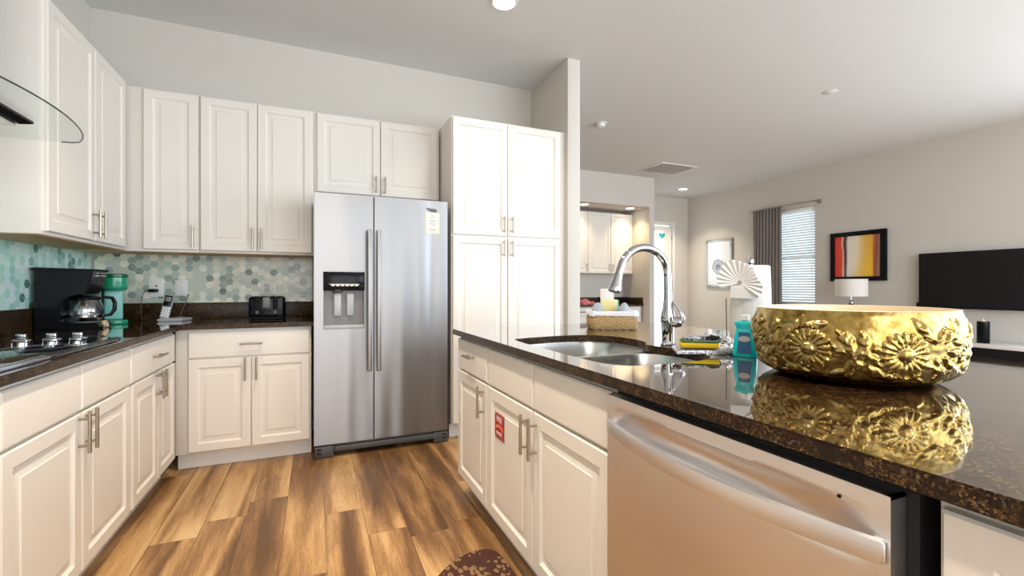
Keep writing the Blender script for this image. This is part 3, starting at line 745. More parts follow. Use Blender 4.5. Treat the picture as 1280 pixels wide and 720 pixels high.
# body: tapered tray below the glass
tb = bmesh.new()
top = [(-1.40, 1.82), (-.935, 1.82), (-.935, 2.20), (-1.40, 2.20)]; bot = [(-1.40, 1.85), (-.955, 1.85), (-.955, 2.16), (-1.40, 2.16)]
a = [tb.verts.new((*p, 1.748)) for p in top]; b = [tb.verts.new((*p, 1.739)) for p in top]; c = [tb.verts.new((*p, 1.724)) for p in bot]
for p, q in ((a, b), (b, c)):
    for k in range(4): tb.faces.new((p[k], p[(k + 1) % 4], q[(k + 1) % 4], q[k]))
tb.faces.new(a); tb.faces.new(c); bmesh.ops.recalc_face_normals(tb, faces=tb.faces[:])
mm = MB(); mm.add(tb); mm.build('control_tray', 'black', hd, smooth=False)
MB().box(-1.38, -.96, 1.855, 2.15, 1.712, 1.7235, .003).build('grease_filter', 'sinksteel', hd)
MB().box(-1.405, -1.13, 1.87, 2.17, 1.756, 3.055, .003).build('chimney', 'steel', hd)

# ------------------------------------------------------------------ coffee maker (side on, facing +X)
cm = thing('coffee_maker', 'black drip coffee maker with glass carafe beside the cooktop', 'coffee maker', (-1.24, 3.33, ZT))
def side_prism(pts, y0, y1, bev=.006):
    m = MB(); mt_ = face_mat((0, y1, 0), (1, 0, 0), (0, 0, 1)); m.prism(pts, 0, y1 - y0, bev, mat=mt_); return m
z = ZT + .001
side_prism([(-1.375, z), (-1.115, z), (-1.105, z + .012), (-1.115, z + .035), (-1.262, z + .038), (-1.267, z + .05), (-1.268, z + .10), (-1.262, z + .150), (-1.24, z + .178), (-1.20, z + .190), (-1.165, z + .195), (-1.150, z + .225), (-1.135, z + .29), (-1.128, z + .325), (-1.375, z + .325)], 3.235, 3.425).build('housing', 'black', cm, ang=30)
side_prism([(-1.385, z + .322), (-1.125, z + .322), (-1.12, z + .332), (-1.385, z + .338)], 3.23, 3.43, .003).build('lid', 'blackmatt', cm)
MB().box(-1.155, -1.118, 3.27, 3.39, z + .292, z + .300, .002).box(-1.155, -1.118, 3.27, 3.39, z + .308, z + .314, .002).build('chrome_strip', 'chrome', cm)
MB().cyl((-1.12, 3.33, z + .018), (-1.098, 3.33, z + .024), .022, n=24, bev=.003).build('switch_dial', 'goldin', cm)
CC = (-1.192, 3.33, z + .040)
cf = MB().lathe([(0, 0), (.058, 0), (.068, .008), (.074, .03), (.076, .06), (.070, .095), (.056, .120), (.053, .128)], 36, CC).build('carafe', 'carafe', cm)
MB().lathe([(.054, .122), (.059, .122), (.060, .132), (.050, .142), (0, .144), (0, .138), (.053, .130)], 32, CC).build('carafe_lid', 'black', cf)
MB().lathe([(.0745, .022), (.0775, .024), (.0775, .034), (.0755, .036)], 36, CC).build('carafe_band', 'chrome', cf)
ha = (math.cos(math.radians(25)), math.sin(math.radians(25)))
def hp_(r, zz): return (CC[0] + ha[0] * r, CC[1] + ha[1] * r, CC[2] + zz)
MB().tube([hp_(.055, .128), hp_(.080, .134), (hp_(.112, .130)), hp_(.124, .10), hp_(.122, .06), hp_(.105, .032), hp_(.076, .028)], [.008, .009, .010, .0105, .010, .009, .007], 10).build('carafe_handle', 'black', cf)
MB().lathe([(0, 0), (.062, 0), (.066, .003), (.066, .0)], 32, (CC[0], CC[1], z + .0365)).build('warming_plate', 'greymid', cm)

# ------------------------------------------------------------------ pod coffee maker
kg = thing('pod_coffee_maker', 'green single-serve pod coffee maker in the worktop corner', 'coffee maker', (-1.20, 3.68, ZT))
kd = Vector((.30, -.954, 0)).normalized(); ks = Vector((-kd.y, kd.x, 0))
def KM(x_, y_, zz): return Vector((-1.20, 3.70, z)) + ks * x_ + kd * y_ + Vector((0, 0, zz))
def kbox(m, x0, x1, y0, y1, z0, z1, bev):
    mt_ = Matrix((ks, kd * 1, Vector((0, 0, 1)))).transposed().to_4x4(); mt_.translation = Vector((-1.20, 3.70, z))
    m.box(x0, x1, y0, y1, z0, z1, bev, 3, mat=mt_); return m
cc = KM(.018, .075, 0)
MB().lathe([(0, 0), (.062, 0), (.065, .004), (.065, .020), (.062, .025), (0, .025)], 36, tuple(cc)).build('base_plate', 'green', kg)
kbox(MB(), -.035, .058, -.055, .045, .0255, .262, .012).build('column', 'teal', kg)
kbox(MB(), -.115, -.037, -.12, .02, .0, .255, .012).build('water_tank', 'greendark', kg)
MB().lathe([(0, .212), (.050, .212), (.063, .225), (.065, .235), (.065, .292), (0, .292)], 40, tuple(cc)).build('brew_head', 'green', kg)
kbox(MB(), -.045, .06, -.075, .045, .262, .292, .006).build('neck', 'green', kg)
MB().lathe([(0, .293), (.067, .293), (.068, .298), (.067, .312), (.055, .316), (0, .316)], 40, tuple(cc)).build('lid', 'greendark', kg)
kbox(MB(), -.085, -.047, .02, .028, .255, .275, .002).build('lever', 'silver', kg)
# lettering wrapped on the head : one small mesh
for i, ch in enumerate('KEURIG'):
    an = (i - 2.5) * .16 + .30
    d_ = (kd * math.cos(an) + ks * math.sin(an)); u_ = Vector((-d_.y, d_.x, 0))
    if u_.dot(ks) < 0: u_ = -u_
    text_mesh('lettering', ch, .014, 'greydark', kg, face_mat(cc + d_ * .0655 + Vector((0, 0, .262)), u_, (0, 0, 1)))

# ------------------------------------------------------------------ phone
ph = thing('cordless_phone', 'silver cordless phone standing in its charging base on the back worktop', 'phone', (-.90, 3.80, ZT))
def rotbox(m, c, size, rot, bev):
    mt_ = Matrix.Translation(c) @ Euler(rot).to_matrix().to_4x4(); hx, hy, hz = [q / 2 for q in size]
    m.box(-hx, hx, -hy, hy, -hz, hz, bev, 2, mat=mt_); return m
tb = MB(); tb.prism([(-.975, 3.755), (-.835, 3.755), (-.800, 3.87), (-.945, 3.87)], ZT + .001, ZT + .022, .005); tb.build('charging_base', 'silver', ph)
MB().lathe([(0, 0), (.028, 0), (.026, .004), (0, .005)], 24, (-.862, 3.815, ZT + .0225), 1, .7).build('keypad_button', 'greymid', ph)
HM = Matrix.Translation((-.930, 3.80, ZT + .100)) @ Euler((math.radians(-14), math.radians(9), 0)).to_matrix().to_4x4()
hs = MB().box(-.027, .027, -.012, .012, -.084, .084, .008, mat=HM).build('handset', 'silver', ph)
MB().box(-.022, .022, -.0145, -.0115, .000, .076, .003, mat=HM).build('screen_panel', 'black', hs)
MB().box(-.016, .016, -.0155, -.0144, .034, .066, .001, mat=HM).build('screen', 'greymid', hs)
km = MB()
for r_ in range(4):
    for c_ in range(3): km.box(-.020 + c_ * .0145, -.009 + c_ * .0145, -.0145, -.0118, -.072 + r_ * .017, -.060 + r_ * .017, .001, mat=HM)
km.build('keypad', 'whiteplastic', hs)
MB().tube([(-.876, 3.865, ZT + .02), (-.845, 3.872, ZT + .115), (-.826, 3.875, ZT + .175)], [.003, .003, .003], 8).cyl((-.8263, 3.875, ZT + .173), (-.8235, 3.8752, ZT + .183), .0045, n=10).build('antenna', 'greydark', ph)

# ------------------------------------------------------------------ wall plates
def plate(x0, x1, z0, z1, label, kind):
    t = thing('wall_outlet' if kind != 'blank' else 'wall_plate', label, 'outlet' if kind != 'blank' else 'wall plate', ((x0 + x1) / 2, 3.989, z0), 'wall plates on the splashback')
    m = MB(); m.box(x0, x1, 3.984, 3.9895, z0, z1, .002); m.build('cover_plate', 'whiteplastic', t)
    xc = (x0 + x1) / 2; zc = (z0 + z1) / 2
    if kind == 'duplex':
        m = MB(); m.box(xc - .018, xc + .018, 3.982, 3.9845, zc - .034, zc + .034, .001); m.build('receptacle', 'paper', t)
        m = MB()
        for dz in (-.018, .018):
            m.box(xc - .008, xc - .005, 3.9812, 3.9822, zc + dz - .002, zc + dz + .008); m.box(xc + .005, xc + .008, 3.9812, 3.9822, zc + dz - .002, zc + dz + .008); m.cyl((xc, 3.9822, zc + dz - .008), (xc, 3.9812, zc + dz - .008), .0025, n=8)
        m.build('slots', 'greydark', t)
    elif kind == 'usb':
        MB().box(xc - .006, xc + .006, 3.982, 3.9845, zc + .008, zc + .022, .001).build('socket', 'greymid', t)
    else:
        MB().cyl((xc, 3.9845, zc + .045), (xc, 3.983, zc + .045), .003, n=10).cyl((xc, 3.9845, zc - .045), (xc, 3.983, zc - .045), .003, n=10).build('screws', 'greymid', t)
plate(-1.083, -.993, 1.082, 1.205, 'white wall plate with a black charger plugged into it', 'usb')
plate(-.930, -.853, 1.088, 1.200, 'blank white wall plate behind the phone antenna', 'blank')
plate(-.383, -.303, 1.082, 1.208, 'white double power outlet above the toaster', 'duplex')
cg = MB(); cg.box(-1.076, -1.022, 3.945, 3.981, 1.115, 1.138, .006); cgo = cg.build('plug_charger', 'black')
tag(rebase(cgo, (-1.05, 3.96, 1.115)), 'black charger plug with its cord hanging from the wall plate', 'charger')
MB().tube([(-1.076, 3.962, 1.127), (-1.10, 3.96, 1.12), (-1.115, 3.955, 1.08), (-1.113, 3.94, 1.0), (-1.105, 3.93, ZT + .006), (-1.06, 3.92, ZT + .004), (-.99, 3.90, ZT + .004)], .0022, 8).build('cord', 'greydark', cgo)

# ------------------------------------------------------------------ toaster
tt = thing('toaster', 'glossy black four-slice toaster on the back worktop', 'toaster', (-.322, 3.84, ZT))
MB().box(-.440, -.204, 3.745, 3.93, ZT + .012, ZT + .165, .020, 4).build('housing', 'black', tt)
MB().box(-.430, -.214, 3.752, 3.922, ZT + .001, ZT + .018, .004).build('base', 'blackmatt', tt)
for xx in (-.383, -.268):
    MB().box(xx - .017, xx + .017, 3.741, 3.746, ZT + .075, ZT + .155, .002).build('lever_slot', 'blackmatt', tt)
    MB().box(xx - .013, xx + .013, 3.722, 3.741, ZT + .135, ZT + .147, .003).build('lever', 'black', tt)
    MB().cyl((xx, 3.746, ZT + .052), (xx, 3.732, ZT + .052), .012, n=20, bev=.002).build('dial', 'greydark', tt)
MB().box(-.348, -.303, 3.7425, 3.7455, ZT + .085, ZT + .160, .001).build('front_plate', 'greymid', tt)
sm = MB()
for xx in (-.40, -.352, -.292, -.244): sm.box(xx - .011, xx + .011, 3.775, 3.91, ZT + .1645, ZT + .1665)
sm.build('bread_slots', 'gap', tt)

# ------------------------------------------------------------------ faucet
fa = thing('faucet', 'polished chrome gooseneck kitchen faucet with side lever', 'faucet', (1.30, 1.43, ZT))
fx, fy = 1.300, 1.432
MB().lathe([(0, .0), (.030, .0), (.031, .006), (.026, .010), (.0245, .018), (.0245, .062), (.027, .085), (.030, .105), (.029, .118), (.021, .150), (.0165, .185), (.0150, .24), (0, .24)], 36, (fx, fy, ZT + .0005)).build('body', 'chrome', fa, ang=60)
pts = [(fx, fy, ZT + .16)]; pts += [(fx, fy, ZT + .22), (fx - .002, fy, ZT + .27)]
for k in range(15):
    a_ = math.pi * k / 14 * .92; pts.append((fx - .118 + .116 * math.cos(a_), fy, ZT + .280 + .108 * math.sin(a_)))
lx, lz = pts[-1][0], pts[-1][2]
pts.append((lx - .010, fy, lz - .025))
MB().tube(pts, [.0155] * len(pts), 18).build('spout', 'chrome', fa, ang=60)
e0 = Vector(pts[-1]); dd = Vector((-.30, 0, -1)).normalized()
MB().tube([e0 + dd * q for q in (0, .004, .024, .044, .062, .068)], [.0165, .0172, .0185, .0225, .0255, .024], 20).build('spray_head', 'chrome', fa, ang=60)
MB().tube([e0 + dd * q for q in (.0665, .0705)], [.021, .020], 20).build('spray_nozzle', 'greymid', fa)
ld_ = Vector((.62, -.78, 0)).normalized()
c0 = Vector((fx, fy, ZT + .098))
lv = MB(); lv.tube([c0, c0 + ld_ * .030 + Vector((0, 0, -.004)), c0 + ld_ * .052 + Vector((0, 0, -.004))], [.025, .023, .017], 18)
lv.tube([c0 + ld_ * .050 + Vector((0, 0, .0)), c0 + ld_ * .058 + Vector((0, 0, .012)), c0 + ld_ * .044 + Vector((0, 0, .042)), c0 + ld_ * .020 + Vector((0, 0, .078)), c0 + ld_ * .008 + Vector((0, 0, .10))], [.010, .009, .0075, .0055, .004], 12)
lv.build('lever_handle', 'chrome', fa, ang=60)

# ------------------------------------------------------------------ basket and contents
bk = thing('storage_basket', 'woven seagrass basket with a white cloth liner on the island', 'basket', (1.49, 2.02, ZT))
B0, B1 = Vector((1.372, 2.098, 0)), Vector((1.607, 1.992, 0)); bu = (B1 - B0).normalized(); bv = Vector((-bu.y, bu.x, 0)); BW = (B1 - B0).length; BD = .18
def BP(u, v, zz): return B0 + bu * u + bv * v + Vector((0, 0, zz))
def rrect(w0, w1, d0, d1, r, n=5):
    return arc(w1 - r, d0 + r, r, -90, 0, n) + arc(w1 - r, d1 - r, r, 0, 90, n) + arc(w0 + r, d1 - r, r, 90, 180, n) + arc(w0 + r, d0 + r, r, 180, 270, n)
def shell(m, prof):
    tb = bmesh.new(); V = []
    for ins, zz in prof: V.append([tb.verts.new(BP(p[0], p[1], zz)) for p in rrect(ins, BW - ins, ins, BD - ins, max(.012, .03 - ins * .5))])
    n = len(V[0])
    for a, b in zip(V, V[1:]):
        for k in range(n): tb.faces.new((a[k], a[(k + 1) % n], b[(k + 1) % n], b[k]))
    tb.faces.new(V[0]); tb.faces.new(V[-1]); bmesh.ops.recalc_face_normals(tb, faces=tb.faces[:]); m.add(tb); return m
shell(MB(), [(.006, ZT + .001), (0, ZT + .01), (-.003, ZT + .05), (0, ZT + .085), (.001, ZT + .092), (.012, ZT + .092), (.012, ZT + .012)]).build('basket_body', 'weave', bk)
lm = MB()
def liner(u, v):
    P_ = rrect(0, BW, 0, BD, .03, 9); k = int(round(u * len(P_))) % len(P_); p = P_[k]; cx_, cy_ = BW / 2, BD / 2
    dx, dy = p[0] - cx_, p[1] - cy_; wv = .5 + .5 * math.sin(u * 40) * math.sin(u * 17 + 1)
    s_ = [(.90, .05), (.93, .088), (.97, .100), (1.02, .102), (1.05, .095), (1.055, .080 - .012 * wv)][min(5, int(round(v * 5)))]
    return BP(cx_ + dx * s_[0], cy_ + dy * s_[0], ZT + s_[1] + .004 * wv * (s_[0] > .95))
lm.grid(liner, 40, 6, True); lm.build('cloth_liner', 'fabricwhite', bk)
def upbox(name, mat, label, cat, u, v, w, d, h, z0, tilt=0, par=None):
    m = MB(); mt_ = Matrix.Translation(BP(u, v, ZT + z0)) @ Matrix.Rotation(math.atan2(bu.y, bu.x), 4, 'Z') @ Matrix.Rotation(tilt, 4, 'X')
    m.box(-w / 2, w / 2, -d / 2, d / 2, 0, h, min(.002, d * .3), mat=mt_); o = m.build(name, mat)
    rebase(o, tuple(BP(u, v, ZT + z0))); tag(o, label, cat); return o
upbox('folded_card', 'paper', 'tall white card standing at the back of the basket', 'card', .118, .158, .078, .004, .195, .03, -.05)
pk = upbox('tea_packet', 'cream', 'pale yellow packet standing in the basket', 'packet', .118, .118, .09, .022, .128, .035, .08)
q = MB()
for k in range(4):
    for s_ in (-1, 1):
        a_ = BP(.118 + s_ * .026 - .014, .1025, ZT + .146 - k * .009); b_ = BP(.118 + s_ * .026 + .012 - .004 * (k % 2), .1025, ZT + .118 - k * .007); q.tube([a_, b_], .0013, 5)
q.build('printed_lines', 'greymid', pk)
upbox('tea_box', 'tealbox', 'small teal box behind the yellow packet in the basket', 'box', .160, .146, .04, .012, .120, .04)
for u_, lab in ((.045, 'blue-grey glossy pouch at the left end of the basket'), (.193, 'blue-grey glossy pouch at the right end of the basket')):
    m = MB(); c_ = BP(u_, .060, ZT + .055)
    m.lathe([(0, 0), (.026, .0), (.033, .02), (.034, .050), (.026, .072), (.013, .090), (.0, .094)], 14, tuple(c_), 1, .8)
    for v_ in m.bm.verts: v_.co += Vector((math.sin(v_.co.z * 210 + v_.co.x * 160), math.cos(v_.co.z * 180), 0)) * .0022
    o = m.build('sachet', 'bluegrey', ang=25); rebase(o, tuple(c_)); tag(o, lab, 'pouch', 'pouches in the basket')

# ------------------------------------------------------------------ sponge, packets, bottle
pt = MB()
pt.prism([(1.215, 1.325), (1.395, 1.20), (1.335, 1.125), (1.160, 1.235)], ZT + .001, ZT + .014, .004)
for v_ in pt.bm.verts: v_.co.z += .003 * math.sin(v_.co.x * 90)
tray = pt.build('plastic_packet', 'foil'); rebase(tray, (1.27, 1.22, ZT)); tag(tray, 'flat clear plastic packet lying under the yellow sponge', 'packet')
rsp = math.atan2(-.60, .80)
def spb(c, sx_, sy_, z0, z1, bev, ang_):
    m = MB(); m.box(-sx_ / 2, sx_ / 2, -sy_ / 2, sy_ / 2, z0, z1, bev, 2, mat=Matrix.Translation(c) @ Matrix.Rotation(ang_, 4, 'Z')); return m
sp = thing('kitchen_sponge', 'yellow sponge with a green scouring top beside the sink', 'sponge', (1.262, 1.235, ZT + .018))
spb((1.262, 1.235, 0), .125, .065, ZT + .018, ZT + .037, .004, rsp).build('foam', 'yellow', sp)
spb((1.262, 1.235, 0), .125, .065, ZT + .0372, ZT + .043, .002, rsp).build('scouring_pad', 'scour', sp)
def crumple(name, c, r, hgt, seed, label, mat='foil'):
    m = MB(); tb = bmesh.new(); bmesh.ops.create_icosphere(tb, subdivisions=4, radius=1)
    for v_ in tb.verts:
        n_ = mnoise.noise(v_.co * 2.2 + Vector((seed, 0, 0))) * .55 + mnoise.noise(v_.co * 6 + Vector((0, seed, 0))) * .22
        f_ = 1 + n_; v_.co = Vector((v_.co.x * r * f_, v_.co.y * r * .8 * f_, max(-.35, v_.co.z * f_) * hgt))
    m.M = Matrix.Translation(c); m.add(tb); o = m.build(name, mat, ang=20); rebase(o, c); tag(o, label, 'packet', 'crumpled packets by the sponge'); return o
crumple('foil_packet', (1.262, 1.262, ZT + .047), .034, .013, 1.0, 'silver foil packet on top of the sponge, nearest the faucet')
crumple('foil_packet', (1.335, 1.245, ZT + .040), .042, .020, 5.0, 'white and silver crumpled packet heaped behind the sponge')
crumple('foil_packet', (1.360, 1.185, ZT + .030), .030, .022, 9.0, 'silver crumpled packet leaning toward the soap bottle')
crumple('foil_packet', (1.318, 1.222, ZT + .050), .026, .008, 12.0, 'small black crumpled packet between the silver ones', 'blackmatt')
bt = thing('soap_bottle', 'small teal liquid soap bottle with a white cap beside the gold bowl', 'bottle', (1.325, 1.095, ZT))
def oval(prof, c, sy_, ang_, n=28):
    tb = bmesh.new(); V = []
    for r, zz in prof: V.append([tb.verts.new((r * math.copysign(abs(math.cos(a)) ** .7, math.cos(a)), r * sy_ * math.copysign(abs(math.sin(a)) ** .7, math.sin(a)), zz)) for a in [2 * math.pi * k / n for k in range(n)]])
    for a, b in zip(V, V[1:]):
        for k in range(n): tb.faces.new((a[k], a[(k + 1) % n], b[(k + 1) % n], b[k]))
    tb.faces.new(V[0]); tb.faces.new(V[-1]); bmesh.ops.recalc_face_normals(tb, faces=tb.faces[:])
    m = MB(); m.add(tb, Matrix.Translation(c) @ Matrix.Rotation(ang_, 4, 'Z')); return m
ab = -YAW - .62
BC = (1.325, 1.095, ZT + .001)
oval([(.036, 0), (.0385, .004), (.037, .03), (.034, .06), (.028, .088), (.0275, .096), (.033, .108), (.031, .116), (.016, .121)], BC, .55, ab).build('bottle', 'soap', bt, ang=50)
MB().lathe([(0, 0), (.0135, 0), (.0135, .017), (.012, .018), (0, .018)], 20, (BC[0], BC[1], BC[2] + .1215)).build('cap', 'whiteplastic', bt)
fn = Vector((math.sin(ab), -math.cos(ab), 0)); fu = Vector((math.cos(ab), math.sin(ab), 0))
def lab(name, mat, w0, w1, z0, z1, off):
    tb = bmesh.new(); c_ = Vector(BC); vs = [tb.verts.new(c_ + fu * a + fn * (off_) + Vector((0, 0, b))) for a, b, off_ in ((-w0, z0, off), (w0, z0, off), (w1, z1, off - .0035), (-w1, z1, off - .0035))]
    v2 = [tb.verts.new(v_.co - fn * .001) for v_ in vs]; tb.faces.new(vs); tb.faces.new(v2[::-1])
    for i in range(4): tb.faces.new((vs[i], v2[i], v2[(i + 1) % 4], vs[(i + 1) % 4]))
    m = MB(); m.add(tb); return m.build(name, mat, bt, smooth=False)
lab('label', 'blue', .022, .017, .012, .082, .0222)
m = MB(); m.lathe([(0, 0), (.017, 0), (.017, .0012), (0, .0012)], 24)
mo = MB(); tbm = bmesh.new(); bmesh.ops.create_circle(tbm, cap_ends=True, radius=1, segments=28)
for v_ in tbm.verts: v_.co = Vector(BC) + fu * v_.co.x * .018 + Vector((0, 0, .060 + v_.co.y * .010)) + fn * .0215
mo.add(tbm); mo.build('label_badge', 'silver', bt, smooth=False)

# ------------------------------------------------------------------ paper towel
pw = thing('paper_towel_roll', 'white paper towel roll with a pleated paper fan, behind the gold bowl', 'paper towel', (1.487, 1.205, ZT))
PC = (1.487, 1.205, ZT)
MB().lathe([(0, .0), (.075, .0), (.078, .004), (.075, .012), (.012, .014), (.006, .02), (.006, .318), (.010, .322), (.010, .334), (0, .337)], 40, (PC[0], PC[1], ZT + .0005)).build('holder', 'chrome', pw)
tb_ = MB()
def roll(u, v):
    prof = [(.022, .0), (.068, .0), (.070, .004), (.0695, .10), (.067, .22), (.064, .294), (.060, .298), (.022, .298)]
    r, zz = prof[min(7, int(round(v * 7)))]; a = u * 2 * math.pi; r *= 1 + .012 * math.sin(a * 3 + zz * 9) * (r > .05)
    return (PC[0] + r * math.cos(a), PC[1] + r * math.sin(a), ZT + .0145 + zz)
tb_.grid(roll, 56, 8, True); tb_.build('towel_roll', 'paper', pw, ang=60)
# arm of the holder
MB().tube([(1.425, 1.250, ZT + .012), (1.418, 1.252, ZT + .02), (1.415, 1.252, ZT + .19)], .0022, 8).tube([(PC[0] + .012 * math.cos(a) - .006, PC[1], ZT + .330 + .022 * math.sin(a)) for a in [math.pi * k / 10 for k in range(11)]], .0022, 8).build('tension_arm', 'greymid', pw)
# pleated fan facing camera
vd = Vector((-PC[0], -PC[1], 0)).normalized(); vs_ = Vector((-vd.y, vd.x, 0))     # vs_ points to camera's right
FC = Vector((PC[0], PC[1], 0)) + vd * .078 - vs_ * .036 + Vector((0, 0, 1.166))
def fan(u, v):
    n_ = 17; th_ = math.radians(200 - u * 245); rad_ = .060 + .025 * max(0, math.sin(min(math.pi, u * 1.55 * math.pi))) + .022 * max(0, (u - .72) / .28); sc = (.008 + v * (rad_ - .008)) * (1 + .05 * math.sin(u * 23) * v)
    pl_ = .0045 * v * (1 if int(round(u * n_ * 2)) % 2 else -1)
    return FC + vs_ * math.cos(th_) * sc + Vector((0, 0, 1)) * math.sin(th_) * sc + vd * (pl_ + .012 * v)
fm = MB(); fm.grid(fan, 35, 8)
fan_o = fm.build('pleated_fan', 'paper', pw, smooth=False); sd = fan_o.modifiers.new('thick', 'SOLIDIFY'); sd.thickness = .0012
# folded pocket below the fan
pkm = MB(); Cq = Vector((PC[0], PC[1], 0)) + vd * .073 - vs_ * .030
def Q(a, b, d): return Cq + vs_ * a + vd * d + Vector((0, 0, b))
tb = bmesh.new(); vs4 = [tb.verts.new(Q(*p)) for p in ((-.034, 1.155, .003), (.028, 1.160, .003), (.036, 1.108, .0), (-.036, 1.112, .0))]; v24 = [tb.verts.new(v_.co + vd * .005) for v_ in vs4]
tb.faces.new(vs4[::-1]); tb.faces.new(v24)
for i in range(4): tb.faces.new((vs4[i], v24[i], v24[(i + 1) % 4], vs4[(i + 1) % 4]))
bmesh.ops.recalc_face_normals(tb, faces=tb.faces[:]); pkm.add(tb); pkm.build('folded_pocket', 'paper', pw, smooth=False)

# ------------------------------------------------------------------ gold bowl
BX, BY = 1.308, .761
gb = thing('decorative_bowl', 'large gold bowl embossed with sunflowers on the island', 'bowl', (BX, BY, ZT))
prof = [(0, 0), (.08, .0), (.140, .001), (.176, .005), (.202, .021), (.217, .050), (.223, .082), (.2255, .110), (.2240, .138), (.2205, .162), (.2175, .174), (.2165, .177)]
def pint(s):
    s *= len(prof) - 1; i = min(int(s), len(prof) - 2); f = s - i
    g = lambda k, j: prof[max(0, min(len(prof) - 1, k))][j]
    def cr(j):
        p0, p1, p2, p3 = g(i - 1, j), g(i, j), g(i + 1, j), g(i + 2, j)
        return .5 * (2 * p1 + (p2 - p0) * f + (2 * p0 - 5 * p1 + 4 * p2 - p3) * f * f + (3 * p1 - p0 - 3 * p2 + p3) * f ** 3)
    return max(0, cr(0)), cr(1)
camdir = math.atan2(-BY, -BX)
rnd = random.Random(3)
flowers = [(-.36, .086, .050), (.46, .082, .050)]     # (angle offset from camera direction, height, radius)
# angle offset positive = camera's right
for k in range(1, 8): flowers.append((.46 + k * .78 + .02, .075 + .02 * rnd.random(), .036 + .012 * rnd.random()))
flowers = [f for f in flowers if not (2*math.pi - .75 < f[0] % (2*math.pi) and f[0] > 1)]
leaves = []
for k in range(120): leaves.append((rnd.uniform(-math.pi, math.pi), rnd.uniform(.02, .145), rnd.uniform(.022, .046), rnd.uniform(0, math.pi), rnd.uniform(.28, .42)))
stems = [(rnd.uniform(-math.pi, math.pi), rnd.uniform(.03, .10), rnd.uniform(-1, 1)) for _ in range(22)]
def relief(an, zz):
    h_ = 0; best = 9; inside = False
    for fa_, fz, fr_ in flowers:
        da = (an - fa_ + math.pi) % (2 * math.pi) - math.pi; dx = da * .232; dz = zz - fz
        if abs(dx) > fr_ * 1.1 or abs(dz) > fr_ * 1.1: continue
        r = math.hypot(dx, dz) / fr_; 
        if r < 1.02:
            inside = True; th_ = math.atan2(dz, dx)
            if r < .30: h_ = max(h_, .0085 * math.sqrt(max(0, 1 - (r / .30) ** 2)) + .003)
            else:
                pet = abs(math.cos(th_ * 9 + fa_ * 3)); e_ = 1 - (r - .30) / .72
                edge = 1.0 if r < .82 + .2 * pet else 0
                h_ = max(h_, edge * (.0012 + .0052 * min(1, pet * 1.8) * (.55 + .45 * math.sin((r - .25) * 4.0))))
    if not inside:
        for la, lz, ll, lr, wr_ in leaves:
            da = (an - la + math.pi) % (2 * math.pi) - math.pi; dx = da * .232; dz = zz - lz
            if abs(dx) > ll or abs(dz) > ll: continue
            u_ = (dx * math.cos(lr) + dz * math.sin(lr)) / ll; v_ = (-dx * math.sin(lr) + dz * math.cos(lr)) / (ll * wr_)
            wdt = 1 - u_ * u_
            if abs(u_) < 1 and abs(v_) < wdt:
                q_ = 1 - abs(v_) / max(wdt, .05)
                vein = .0012 * math.cos((u_ * 9 - abs(v_) * 5)); h_ = max(h_, .0075 * math.sqrt(q_) + vein - .0012 * (abs(v_) < .10))
        for sa, sz, sl in stems:
            da = (an - sa + math.pi) % (2 * math.pi) - math.pi; dx = da * .232
            if abs(dx) > .09: continue
            dz = zz - (sz + sl * dx * .8 + .012 * math.sin(dx * 40)); h_ = max(h_, .0040 * max(0, 1 - (dz / .004) ** 2))
    fade = min(1, max(0, (zz - .008) / .02)) * min(1, max(0, (.168 - zz) / .022))
    w_ = .0022 * mnoise.noise(Vector((an * 2.5, zz * 30, 1))) + .0012 * mnoise.noise(Vector((an * 9, zz * 80, 4)))
    return (h_ + w_) * fade
NU, NV = 620, 110
tb = bmesh.new(); V = []
for j in range(NV):
    s_ = .02 + .98 * j / (NV - 1); r0, z0_ = pint(s_)
    ring = []
    for i in range(NU):
        an = 2 * math.pi * i / NU; off = -(camdir - 0) ; rel = (an - camdir + math.pi) % (2 * math.pi) - math.pi
        # camera's right is counter-clockwise seen from above from the bowl's side facing us
        h_ = relief(rel, z0_) if r0 > .17 else 0
        ring.append(tb.verts.new((BX + (r0 + h_) * math.cos(an), BY + (r0 + h_) * math.sin(an), ZT + .001 + z0_)))
    V.append(ring)
for a, b in zip(V, V[1:]):
    for k in range(NU): tb.faces.new((a[k], a[(k + 1) % NU], b[(k + 1) % NU], b[k]))
tb.faces.new(V[0][::-1]); bmesh.ops.recalc_face_normals(tb, faces=tb.faces[:])
m = MB(); m.add(tb); m.build('embossed_shell', 'gold', gb, ang=80)
MB().lathe([(.2167, .1778), (.2150, .1795), (.2115, .1785), (.209, .165), (.209, .12), (.204, .08), (.185, .04), (.155, .02), (.12, .014), (0, .012)], 96, (BX, BY, ZT)).build('lining', 'goldin', gb, ang=60)

# ------------------------------------------------------------------ rug
rp = [(.735, 1.02)] + [(.735, 1.72)] + [(.725, 1.83), (.70, 1.865), (.66, 1.88), (.60, 1.875), (.53, 1.845), (.47, 1.80), (.40, 1.72), (.35, 1.62), (.325, 1.50), (.32, 1.38), (.335, 1.25), (.38, 1.12), (.45, 1.02), (.53, .94), (.62, .89), (.69, .88), (.725, .91)]
rm = MB(); rm.prism(smooth_loop(rp, 2), .001, .010, .003); tag(rebase(rm.build('kitchen_mat', 'rug'), (.55, 1.4, 0)), 'dark brown leaf-patterned half-round mat on the floor by the sink', 'rug')

